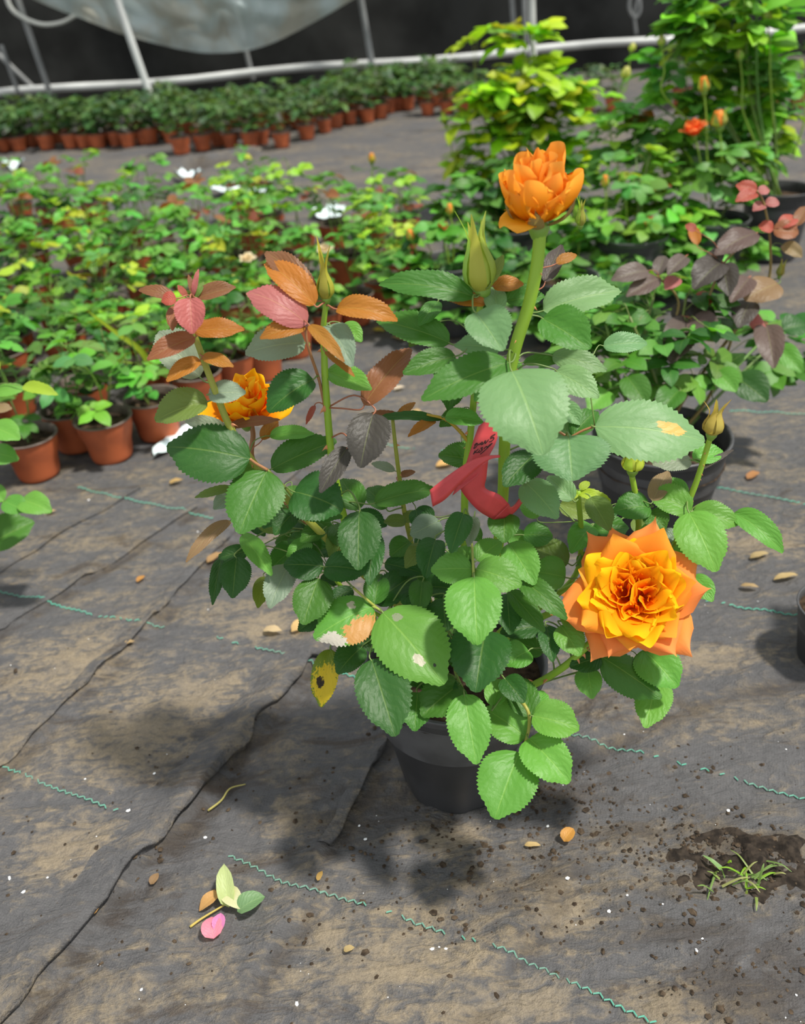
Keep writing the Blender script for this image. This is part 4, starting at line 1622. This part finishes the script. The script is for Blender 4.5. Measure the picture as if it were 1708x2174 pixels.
o, p, ft = potted_black(1330, 640, 'leafy rose bush with an orange bud, between the upper rose and the purple shoots')
Yt = p.y
bush(o, ft, [blob(1330, 470, Yt, 120, 80, 60), blob(1250, 560, Yt, 100, 70, 50), blob(1400, 540, Yt, 100, 70, 50), blob(1340, 380, Yt+.1, 90, 70, 40, .8), blob(1330, 290, Yt+.3, 90, 60, 40, .7), blob(1330, 590, Yt-.08, 120, 45, 40, .9)], 165, .062, GL+[(0.18, .38, .03)], 204, young=([(0.24, .40, .03), PAL['O']], .3))
stalk_flower(o, ft, 1380, 488, Yt, 'open', .036, .030, 11, 1388, 560)
stalk_flower(o, ft, 1284, 396, Yt, 'bud', .034, .022, 12, 1283, 500)
stalk_flower(o, ft, 1223, 466, Yt, 'green', .034, .020, 13, 1230, 560)
stalk_flower(o, ft, 1322, 384, Yt, 'green', .022, .018, 14, 1330, 470)

o, p, ft = potted_black(960, 700, 'rose bush with small coral buds just left of the upper orange rose')
Yt = p.y
bush(o, ft, [blob(960, 520, Yt, 120, 70, 60), blob(880, 590, Yt, 80, 65, 50), blob(1040, 560, Yt, 90, 80, 50), blob(930, 640, Yt-.06, 110, 50, 50, .9)], 130, .054, GD+[PAL['L']], 205)
stalk_flower(o, ft, 874, 508, Yt, 'bud', .030, .024, 15, 893, 570)
stalk_flower(o, ft, 938, 503, Yt, 'open', .034, .030, 16, 955, 570)
stalk_flower(o, ft, 955, 454, Yt, 'bud', .030, .020, 17, 962, 540)

o, p, ft = potted_black(1090, 610, 'dense green rose bush directly behind the upper rose stem')
Yt = p.y
bush(o, ft, [blob(1080, 450, Yt, 110, 70, 60), blob(1180, 490, Yt, 100, 80, 50), blob(990, 420, Yt, 80, 50, 40, .7), blob(1120, 390, Yt, 120, 55, 50, .8), blob(1100, 560, Yt-.06, 110, 45, 40, .8)], 135, .062, GD+[PAL['L']], 206)

o, p, ft = potted_black(1190, 720, 'low green rose bush between the front rose and the purple-shooted rose', r=.09, h=.17)
Yt = p.y
bush(o, ft, [blob(1190, 590, Yt, 130, 65, 60), blob(1280, 640, Yt, 100, 70, 50), blob(1200, 670, Yt-.06, 120, 45, 40, .8)], 85, .054, GD, 207)

# ------------------------------------------------------------------ block of small roses in terracotta pots (left)
ORD = 'first second third fourth fifth sixth seventh eighth ninth tenth eleventh twelfth thirteenth fourteenth fifteenth sixteenth seventeenth eighteenth nineteenth twentieth'.split()
def ordw(i):
    if i < 20:
        return ORD[i]
    t = {2: 'twenty', 3: 'thirty', 4: 'forty'}[(i+1)//10]
    return {2: 'twentieth', 3: 'thirtieth', 4: 'fortieth'}[(i+1)//10] if (i+1) % 10 == 0 else t+'-'+ORD[(i+1) % 10-1]

fr = random.Random(5)
VAR = []
def variant(k):
    h = .16+.02*(k % 4)
    o = empty('potted_rose', Vector((0, -30-k, 0)))
    b0 = Vector((0, -30-k, 0))
    terra_pot(o, b0)
    pal = [GL, GD, GL+[PAL['Y']], GD+[PAL['L']]][k % 4]
    bush(o, b0+Vector((0, 0, .074)), [(b0+Vector((0, 0, .085+h*.55)), (.085, .085, h*.5), 1.0)], 13, .045, pal, 300+k, joined=True, stem_r=.0022, young=([PAL['Y'], PAL['B']], .25))
    return o

VAR = [variant(k) for k in range(9)]
FRONT = [(-75, 1085), (85, 1022), (168, 962), (240, 984), (340, 938), (430, 880), (500, 838), (562, 814), (626, 768), (690, 735), (757, 702), (820, 668)]
A, Bv = ground(85, 960), ground(770, 660)
e = (Bv-A).normalized()
nv = Vector((-e.y, e.x, 0))
spots = [(0, i, x, y, ground(x, y-14)) for i, (x, y) in enumerate(FRONT)]
for t in range(0, 17):
    for s in range(-16, 16):
        q = A+e*(s*.158+(t % 2)*.08)+nv*(t*.172+.05)
        q = q+Vector((fr.uniform(-.025, .025), fr.uniform(-.025, .025), 0))
        x, y, z = pix(q)
        if not (-150 < x < 870):
            continue
        lim = np.interp(x, [-200, 300, 320, 455, 480, 590, 610, 700, 870], [470, 465, 545, 540, 478, 490, 540, 520, 500])
        if y < lim:
            continue
        aisle = 562-.36*x
        if x < 330 and aisle < y < aisle+44:
            continue
        if t == 0 and x < 90:
            continue
        if min((q-s_[4]).length for s_ in spots[:12]) < .12:
            continue
        if fr.random() < .10:
            continue
        spots.append((t+1, s, x, y, q))
front = sorted([s for s in spots if s[0] == 0], key=lambda s: s[2])
fi = {s[1]: i for i, s in enumerate(front)}
cnt = 0
for (t, s, x, y, q) in spots:
    q = Vector((q.x, q.y, hz(q.x, q.y)+.0015))
    near = y > 770
    if t == 0:
        lab = 'small rose in a terracotta pot, %s pot from the left in the front row' % ordw(fi[s])
        grp = 'front row of the left block of small roses'
    elif t == 1:
        k1 = sorted(v[2] for v in spots if v[0] == 1).index(x)
        lab, grp = 'small rose in a terracotta pot, %s from the left in the second row' % ordw(k1), 'second row of the left block'
    elif y > 560:
        lab, grp = 'small rose in a terracotta pot packed in the middle of the left block', 'middle rows of the left block'
    else:
        lab, grp = 'small rose in a terracotta pot in the far rows of the left block', 'far rows of the left block'
    if near:
        o = empty('potted_rose', q, lab, 'potted plant', grp)
        ps = fr.uniform(1.04, 1.10) if t == 0 else fr.uniform(1.0, 1.1)
        terra_pot(o, q, ps)
        h = fr.uniform(.12, .20)
        c = q+Vector((fr.uniform(-.02, .02), fr.uniform(-.02, .02), .085*ps+h*.6))
        bush(o, q+Vector((0, 0, .074)), [(c, (.095, .095, h*.5), 1.0)], 14, .046, GL if fr.random() < .6 else GD, 400+cnt, stem_r=.0022, young=([PAL['Y']], .2))
    else:
        k = cnt % 9
        o = copy_tree(VAR[k], q, fr.uniform(0, 6.28), fr.uniform(.9, 1.15), lab, grp)
        o['category'] = 'potted plant'
    cnt += 1

# a plant that stands alone behind the block, by the white scraps
q = ground(533, 470)
o = copy_tree(VAR[2], Vector((q.x, q.y, .002)), 1.0, 1.0, 'lone small rose among white plastic scraps behind the left block', None)
o['category'] = 'potted plant'
# one slender plant with a coral bud standing above the block
q = ground(800, 520)
q.z = .002
o = empty('potted_rose', q, 'slender rose with one small coral bud standing above the back of the block', 'potted plant')
terra_pot(o, q)
bush(o, q+Vector((0, 0, .07)), [blob(790, 430, q.y, 40, 30)], 9, .04, GD, 555, stem_r=.002)
stalk_flower(o, q+Vector((0, 0, .07)), 789, 345, q.y, 'bud', .035, .026, 18, 790, 430)
# creamy blooms inside the block
for (px, py, bx, by, lab) in ((690, 535, 690, 640, 'small rose with a pale cream bloom behind the middle bronze shoot'), (525, 555, 530, 640, 'small rose with a pale peach bud in the middle of the left block')):
    q = ground(bx, by+60)
    q.z = .002
    o = empty('potted_rose', q, lab, 'potted plant')
    terra_pot(o, q)
    f0 = q+Vector((0, 0, .07))
    bush(o, f0, [blob(bx, by-30, q.y, 50, 40)], 9, .04, GL, int(px), stem_r=.002)
    top = onY(px, py, q.y)
    V, Fc = tube_geo(catmull([f0, f0.lerp(top, .6)+Vector((.01, 0, 0)), top], 6), .002, .0014, 6)
    link('stem', mesh('stem', V, Fc, M_STEM), parent=o, color=(.2, .34, .05))
    PALE = ((.75, .6, .25), (.8, .68, .42), (.85, .78, .6))
    flower(o, top+Vector((0, 0, .004)), Vector((0, -.3, 1)), [(5, .024, .022, 60, 80, .003, 0, .1, .1, .06, .3, 0, PALE), (5, .018, .016, 30, 35, .003, 0, .2, .05, .08, .3, .5, PALE)], int(px), .005, sepal_len=.014)

# ------------------------------------------------------------------ far row along the shade wall
FV = []
def far_variant(k):
    o = empty('potted_shrub', Vector((0, -45-k, 0)))
    b0 = Vector((0, -45-k, 0))
    terra_pot(o, b0, .95)
    h = .15+.02*(k % 3)
    bush(o, b0+Vector((0, 0, .064)), [(b0+Vector((0, 0, .095+h*.5)), (.10, .10, h*.5), 1.0)], 19, .05, FARG, 700+k, joined=True, stem_r=.0022)
    return o
far = [(-20, 335), (12, 322), (40, 316), (68, 312), (92, 306), (120, 304), (155, 314), (182, 314), (212, 314), (240, 306), (275, 312), (320, 305), (362, 295), (387, 327), (432, 320), (465, 310), (492, 314), (535, 314), (556, 307), (600, 314), (652, 297), (690, 282), (712, 272), (742, 264), (780, 260), (808, 252), (845, 235), (908, 245), (948, 242), (985, 240),
       (1030, 242), (1080, 240), (1245, 236), (1300, 236), (1600, 236), (1640, 232), (1690, 230)]
for i, (x, y) in enumerate(far):
    q = ground(x, y)
    if len(FV) < 7:
        FV.append(far_variant(len(FV)))
    o = copy_tree(FV[i % 7], Vector((q.x, q.y, .004)), fr.uniform(0, 6), fr.uniform(.92, 1.1), 'distant green shrub in an orange pot, %s from the left along the shade wall' % ordw(i), 'front pots of the far row')
    o['category'] = 'potted plant'
for t in range(1, 4):
    for s in range(22):
        x = -2.95+s*.165+(t % 2)*.08+fr.uniform(-.03, .03)
        yb = np.interp(x, [-3, -1.1, -.5, -.1, .4, .7], [5.95, 5.68, 5.62, 6.1, 6.35, 6.4])
        q = Vector((x, yb+t*.21, .004))
        if pix(q)[0] > 1000:
            continue
        o = copy_tree(FV[(s+t*3) % 7], q, fr.uniform(0, 6), fr.uniform(.9, 1.12), 'distant green shrub in the back rows of the far block by the shade wall', 'back rows of the far block')
        o['category'] = 'potted plant'
for s in range(7):
    q = Vector((1.9+s*.26+fr.uniform(-.05, .05), 5.9+fr.uniform(-.2, .3), .004))
    o = copy_tree(FV[s], q, fr.uniform(0, 6), 1.25, 'distant green shrub at the right edge beyond the tall rose bush', 'far shrubs at the right')
    o['category'] = 'potted plant'

# remove the hidden prototypes' roots from the floor area by reusing them as ordinary members
for k, o in enumerate(VAR):
    q = ground(-60-45*k, 640-12*k)
    o.matrix_basis = Matrix.Translation(Vector((q.x, q.y, .002)))
    tag(o, 'small rose in a terracotta pot in the far rows of the left block', 'potted plant', 'far rows of the left block')
for k, o in enumerate(FV):
    o.matrix_basis = Matrix.Translation(Vector((-3.1-.17*k, 6.3, .004)))
    tag(o, 'distant green shrub in the back rows of the far block by the shade wall', 'potted plant', 'back rows of the far block')

# ------------------------------------------------------------------ plant cut by the left edge
q = ground(-170, 1290)
q.z = hz(q.x, q.y)+.001
o = empty('potted_rose', q, 'rose cut off by the left edge, its light green leaves reaching into the picture', 'potted plant')
terra_pot(o, q, 1.2)
YL = q.y
LS = []
for pts in ([(-165, 1180, 0), (-90, 1120, 0), (-30, 1075, -2), (8, 1064, -3)], [(-165, 1180, 0), (-110, 1000, 0), (-70, 880, 2), (-20, 832, 3)], [(-165, 1180, 0), (-100, 1050, 0), (-50, 960, 0), (-18, 915, 0)]):
    s_, P = hero_stem(o, pts, YL, .0025, .0012, (.22, .34, .05))
    LS.append((P, .002))
leaf_table(o, '''
8 1064 54 1086 42 -3 L
46 1062 107 1086 48 -3 L
-30 1160 68 1110 66 -2 G
8 1064 -30 1040 40 -3 L
-12 836 54 826 24 3 L
48 820 120 838 24 3 Y
-18 905 40 932 46 0 L
-24 962 37 976 44 0 L
-14 866 24 868 22 2 N
-60 880 -110 850 44 2 L
-80 1010 -140 990 50 0 L
-70 1100 -120 1130 50 -2 G
''', YL, LS)

# small dark pot cut by the right edge
q = ground(1760, 1400)
q.z = hz(q.x, q.y)+.001
o = empty('potted_rose', q, 'small dark pot just cut by the right edge, level with the open rose', 'potted plant')
black_pot(o, q, .045, .058, .095, .012, ridges=False, seg=32)
c = q+Vector((.10, 0, .2))
bush(o, q+Vector((0, 0, .08)), [(c, (.07, .08, .07), 1.0)], 14, .045, GD, 801, stem_r=.0025)

# grass blade leaning out of the block
M_GR = leaf_material('grass_blade', 'object', veins=False, trans=.35)
def blade_mesh(P, w0, nrm):
    V, Fc = [], []
    for i, p in enumerate(P):
        t = i/(len(P)-1)
        d = (P[min(i+1, len(P)-1)]-P[max(i-1, 0)]).normalized()
        s = d.cross(nrm).normalized()
        w_ = w0*(1-t)**.6*.5+.0003
        for (a_, b_) in ((-1, .0), (0, -.25), (1, .0)):
            V.append(p+s*(w_*a_)+nrm*(w_*b_))
    Fc = [(i*3+k, i*3+k+1, i*3+k+4, i*3+k+3) for i in range(len(P)-1) for k in range(2)]
    return mesh('grass_blade', V, Fc, M_GR)
P = catmull([onY(330, 800, 1.98), onY(300, 746, 1.96), onY(245, 705, 1.93), onY(186, 660, 1.9)], 6)
tag(link('weed_grass', blade_mesh(P, .016, (CAM-P[5]).normalized()), color=(.36, .46, .04)), 'long yellow-green grass blade leaning left above the potted roses', 'grass')

# ------------------------------------------------------------------ litter on the mat
def crumpled(px, py, sx, sy, h, col, label, cat, name, seed, mat=None, n=9, rot=0.0, curl=1.0):
    g = gp(px, py)
    V, Fc = [], []
    rr = random.Random(seed)
    o1, o2 = rr.uniform(0, 50), rr.uniform(0, 50)
    for j in range(n):
        for i in range(n):
            u, v = -1+2*i/(n-1), -1+2*j/(n-1)
            # square to irregular disc
            x, y = u*math.sqrt(1-v*v/2), v*math.sqrt(1-u*u/2)
            k = 1+.35*noise.noise(Vector((x*1.5+o1, y*1.5+o2, 0)))
            z = h*(.45+.9*noise.noise(Vector((x*1.8+o2, y*1.8+o1, 3)))+curl*.35*(x*x))
            V.append((x*k*sx*.5, y*k*sy*.5, max(.0012, z)))
    Fc = [(j*n+i, j*n+i+1, (j+1)*n+i+1, (j+1)*n+i) for j in range(n-1) for i in range(n-1)]
    M = Matrix.Translation(g) @ Matrix.Rotation(rot, 4, 'Z')
    o = link(name, mesh(name, V, Fc, mat or M_FLAT), M=M, color=col)
    return tag(o, label, cat)

M_SCRAP = simple('white_plastic_scrap', (0.72, 0.84, 0.86), 0.35, 0.5, noise_amt=.2, nscale=20)
for (px, py, sx, sy, lab) in ((35, 356, .12, .12, 'white plastic scrap at the left edge behind the block'), (405, 378, .13, .09, 'small white plastic scrap on the dark fold of the mat'), (485, 414, .13, .15, 'large white plastic scrap left of the lone small rose'),
                              (520, 425, .12, .10, 'white plastic scrap in front of the lone small rose'), (568, 412, .08, .09, 'white plastic scrap right of the lone small rose'), (697, 462, .14, .18, 'pale blue plastic scrap on the back edge of the left block'), (378, 940, .05, .17, 'white plastic scrap lying beside the third front terracotta pot')):
    crumpled(px, py, sx, sy, .05 if py < 600 else .02, (1, 1, 1), lab, 'plastic scrap', 'plastic_scrap', px, mat=M_SCRAP, rot=-.5 if py > 600 else 0)

def litter_leaf(px, py, tx, ty, wd, col, label, name='fallen_leaf', h=.006, curl=.9, fold=20, cat='fallen leaf', zt=.004):
    B = gp(px, py)+Vector((0, 0, h))
    T = gp(tx, ty)+Vector((0, 0, zt))
    X, Yv, Z, ln = frame(B, T, UPV)
    V, Fc, uv = leaf_geo(0, 2, wd, fold, curl, .02, int(px+py))
    o = link(name, mesh(name, V, Fc, M_LEAF, uv=uv), M=mat4(B, X, Yv, Z, ln, ln, ln), color=col)
    return tag(o, label, cat)

litter_leaf(488, 1935, 484, 1868, .42, (0.42, 0.50, 0.22), 'pale green curled leaf standing up in the litter cluster', zt=.03, fold=35)
litter_leaf(478, 1905, 515, 1945, .62, (0.55, 0.55, 0.32), 'pale yellowish leaf in the middle of the litter cluster', h=.012, zt=.012, fold=25)
litter_leaf(507, 1948, 566, 1918, .75, (0.15, 0.27, 0.12), 'cupped grey-green leaf on the right of the litter cluster', h=.01, zt=.014, fold=32)
litter_leaf(470, 1908, 424, 1938, .55, (0.50, 0.28, 0.10), 'dry tan leaf on the left of the litter cluster', h=.01, fold=30)
litter_leaf(446, 1912, 476, 1890, .5, (0.13, 0.08, 0.05), 'dark brown dry leaf at the back of the litter cluster')
litter_leaf(456, 2002, 452, 1960, .95, (0.75, 0.22, 0.30), 'pink fallen rose petal below the litter cluster', name='fallen_petal', h=.006, zt=.012, fold=26, cat='petal')
litter_leaf(466, 1988, 474, 1956, .8, (0.60, 0.20, 0.42), 'mauve fallen rose petal beside the pink one', name='fallen_petal', h=.008, zt=.014, fold=30, cat='petal')
V, Fc = tube_geo(catmull([gp(404, 1970)+Vector((0, 0, .003)), gp(430, 1955)+Vector((0, 0, .006)), gp(482, 1930)+Vector((0, 0, .008))], 5), .0016, .001, 6)
tag(link('dry_stalk', mesh('dry_stalk', V, Fc, simple('dry_stalk', (.42, .33, .08), .7))), 'yellow dry leaf stalk lying across the litter cluster', 'twig')
V, Fc = tube_geo(catmull([gp(440, 1716)+Vector((0, 0, .003)), gp(470, 1700)+Vector((0, 0, .006)), gp(488, 1675)+Vector((0, 0, .005)), gp(522, 1670)+Vector((0, 0, .003))], 5), .0016, .0008, 6)
tag(link('dry_stalk', mesh('dry_stalk', V, Fc, simple('straw', (.34, .30, .09), .7))), 'bent straw-coloured stalk on the long fold of the mat', 'twig')
litter_leaf(1196, 1795, 1216, 1772, .8, (0.55, 0.27, 0.06), 'orange-brown dry leaf right of the front pot', h=.006, zt=.010, fold=30)
litter_leaf(1112, 1797, 1148, 1796, .35, (0.50, 0.36, 0.16), 'narrow tan dry chip below the front pot', h=.004)
for i, (px, py, dx, dy, w_, c, lab) in enumerate((
        (292, 1242, 18, -12, .6, (.45, .22, .06), 'small orange-brown dry leaf on the mat left of the rose'),
        (320, 1880, 18, -22, .7, (.26, .16, .08), 'brown dry leaf against the long fold of the mat'),
        (198, 1948, 16, -20, .7, (.48, .26, .08), 'orange dry leaf on the lower left fold'),
        (676, 1880, 10, -20, .5, (.45, .28, .08), 'small dry chip on the green thread line'),
        (1584, 1022, 26, -12, .5, (.42, .20, .08), 'red-brown dry chip by the right black pot'),
        (360, 1030, 30, -8, .5, (.45, .30, .12), 'tan dry leaf below the terracotta pots'),
        (265, 1372, 22, -8, .5, (.40, .28, .14), 'tan dry leaf beyond the second fold'),
        (100, 1096, 22, -6, .5, (.50, .36, .18), 'pale tan dry leaf under the left edge leaves'),
        (1400, 1172, 60, -20, .5, (.46, .32, .18), 'broad tan dry leaf right of the open rose'),
        (1590, 1190, 40, -6, .4, (.42, .32, .16), 'flat tan dry leaf near the right edge'),
        (1640, 1236, 52, -8, .3, (.46, .34, .16), 'narrow tan dry leaf above the green thread at right'),
        (1570, 1245, 40, 8, .35, (.40, .28, .14), 'small tan dry leaf above the green thread at right'),
        (620, 1352, 50, -26, .5, (.62, .42, .18), 'sunlit straw-coloured dry leaf left of the yellow leaf'),
        (560, 1342, 40, 6, .5, (.52, .40, .24), 'pale dry leaf on the mat left of the rose bush'),
        (440, 1200, 36, -20, .45, (.36, .22, .10), 'brown dry leaf under the left leaves'),
        (835, 830, 24, -6, .6, (.60, .50, .38), 'pale dry petal behind the curled bronze leaf'),
        (790, 705, 26, 2, .6, (.62, .48, .05), 'bright yellow fallen leaf beside the hidden terracotta pot'),
        (830, 722, 30, 6, .4, (.40, .28, .10), 'tan fallen leaf right of the yellow fallen leaf'),
        (870, 880, 26, 6, .7, (.50, .34, .14), 'tan fallen leaf behind the thin bronze shoot'),
        (925, 995, 40, -8, .6, (.62, .38, .14), 'orange-tan fallen leaf left of the red tag'),
        (1196, 1090, 20, 14, .6, (.56, .32, .10), 'small orange dry leaf behind the thin green shoot'),
        (730, 2025, 24, -6, .6, (.40, .30, .14), 'pale tan dry chip at the bottom centre'))):
    litter_leaf(px, py, px+dx, py+dy, w_, c, lab, fold=18, h=.005, zt=.006)

def chunks(name, items, mat, label=None, kind='stuff', seed=1, parent=None, cat=None):
    rr = random.Random(seed)
    V, Fc = [], []
    ico = [(0, 0, 1), (.9, 0, .3), (.28, .85, .3), (-.72, .53, .3), (-.72, -.53, .3), (.28, -.85, .3), (0, 0, -.3)]
    fi_ = [(0, 1, 2), (0, 2, 3), (0, 3, 4), (0, 4, 5), (0, 5, 1), (6, 2, 1), (6, 3, 2), (6, 4, 3), (6, 5, 4), (6, 1, 5)]
    for (p, r) in items:
        b0 = len(V)
        a = rr.uniform(0, 6)
        sx, sy, sz = rr.uniform(.7, 1.4), rr.uniform(.7, 1.3), rr.uniform(.5, 1.0)
        for (x, y, z) in ico:
            k = rr.uniform(.75, 1.2)
            X_, Y_ = x*sx*k, y*sy*k
            V.append((p.x+r*(X_*math.cos(a)-Y_*math.sin(a)), p.y+r*(X_*math.sin(a)+Y_*math.cos(a)), p.z+r*z*sz*k))
        Fc += [tuple(b0+i for i in f_) for f_ in fi_]
    o = link(name, mesh(name, V, Fc, mat, smooth=False), parent=parent)
    tag(o, label, cat, kind=kind)
    return o

rr = random.Random(9)
per = []
for (px, py) in ((762, 1750), (435, 1776), (370, 1721), (275, 1730), (102, 1866), (52, 1898), (20, 1865), (1330, 1905), (1292, 1936), (917, 2012), (932, 2008), (945, 2012), (1162, 1752), (1040, 1742), (1203, 1870), (330, 1650), (180, 1652), (300, 2102), (210, 2046), (630, 2132), (1545, 1722), (1478, 2018), (1490, 1992), (775, 1782), (1690, 2112), (420, 1130), (188, 1060)):
    per.append((gp(px, py), rr.uniform(.0016, .0030)))
for k in range(70):
    per.append((gp(rr.uniform(0, 1708), rr.uniform(1250, 2170)), rr.uniform(.0006, .0013)))
chunks('perlite_grain', per, simple('perlite', (.75, .76, .77), .6), 'scattered white perlite grains on the mat', cat='perlite', seed=3)

cr = []
for k in range(1500):
    cx, cy, sx, sy = rr.choice(((1180, 1690, 130, 60), (1580, 1830, 110, 50), (1500, 1800, 120, 40), (1200, 1890, 170, 70), (1600, 2050, 120, 90), (700, 1900, 260, 120), (300, 1700, 260, 160), (1250, 1650, 200, 60), (1020, 1790, 160, 40)))
    x, y = rr.gauss(cx, sx), rr.gauss(cy, sy)
    if not (-50 < x < 1760 and 1350 < y < 2220):
        continue
    cr.append((gp(x, y), abs(rr.gauss(.0012, .0012))+.0006))
chunks('soil_crumb', cr, simple('soil_crumbs', (.085, .062, .042), .95, .1, nscale=120, col2=(.03, .022, .016)), 'dark soil crumbs scattered on the mat', cat='soil', seed=4)

# soil heap and grass tuft at the right
V, Fc = [], []
c0 = gp(1580, 1835)
n = 34
for j in range(n):
    for i in range(n):
        u, v = -1+2*i/(n-1), -1+2*j/(n-1)
        r = math.hypot(u, v)
        f_ = max(0, 1-r*r)
        x, y = c0.x+u*.11+v*.01, c0.y+v*.065
        z = hz(x, y)-.0065+.016*f_*(.6+1.1*noise.fractal(Vector((x*45, y*45, 1)), 1, 2, 4))
        V.append((x, y, z))
Fc = [(j*n+i, j*n+i+1, (j+1)*n+i+1, (j+1)*n+i) for j in range(n-1) for i in range(n-1)]
tag(link('soil_heap', mesh('soil_heap', V, Fc, simple('damp_soil', (.045, .035, .027), .95, .1, bump=1.0, nscale=90, col2=(.016, .013, .011)))), 'low dark heap of crumbled soil under the grass tuft at right', 'soil')
TG = empty('grass_tuft', c0, 'thin green grass tuft growing through soil at the lower right', 'grass')
for k in range(26):
    b = gp(rr.gauss(1575, 38), rr.gauss(1868, 18))+Vector((0, 0, .004))
    d = Vector((rr.uniform(-1, 1), rr.uniform(-1, .6), rr.uniform(.15, .7))).normalized()
    l_ = rr.uniform(.015, .04)
    P = catmull([b, b+d*l_*.6, b+d*l_+Vector((0, 0, -l_*.25))], 4)
    link('blade', blade_mesh(P, rr.uniform(.0018, .003), (d.cross(Vector((d.y, -d.x, 0)))+UPV*.01).normalized()), parent=TG, color=rr.choice([(.16, .26, .07), (.22, .30, .08), (.30, .32, .12), (.20, .38, .03)]))
P = catmull([gp(1530, 1848)+Vector((0, 0, .006)), gp(1508, 1836)+Vector((0, 0, .012)), gp(1490, 1824)+Vector((0, 0, .010))], 4)
link('blade', blade_mesh(P, .006, UPV), parent=TG, color=(.20, .34, .12))
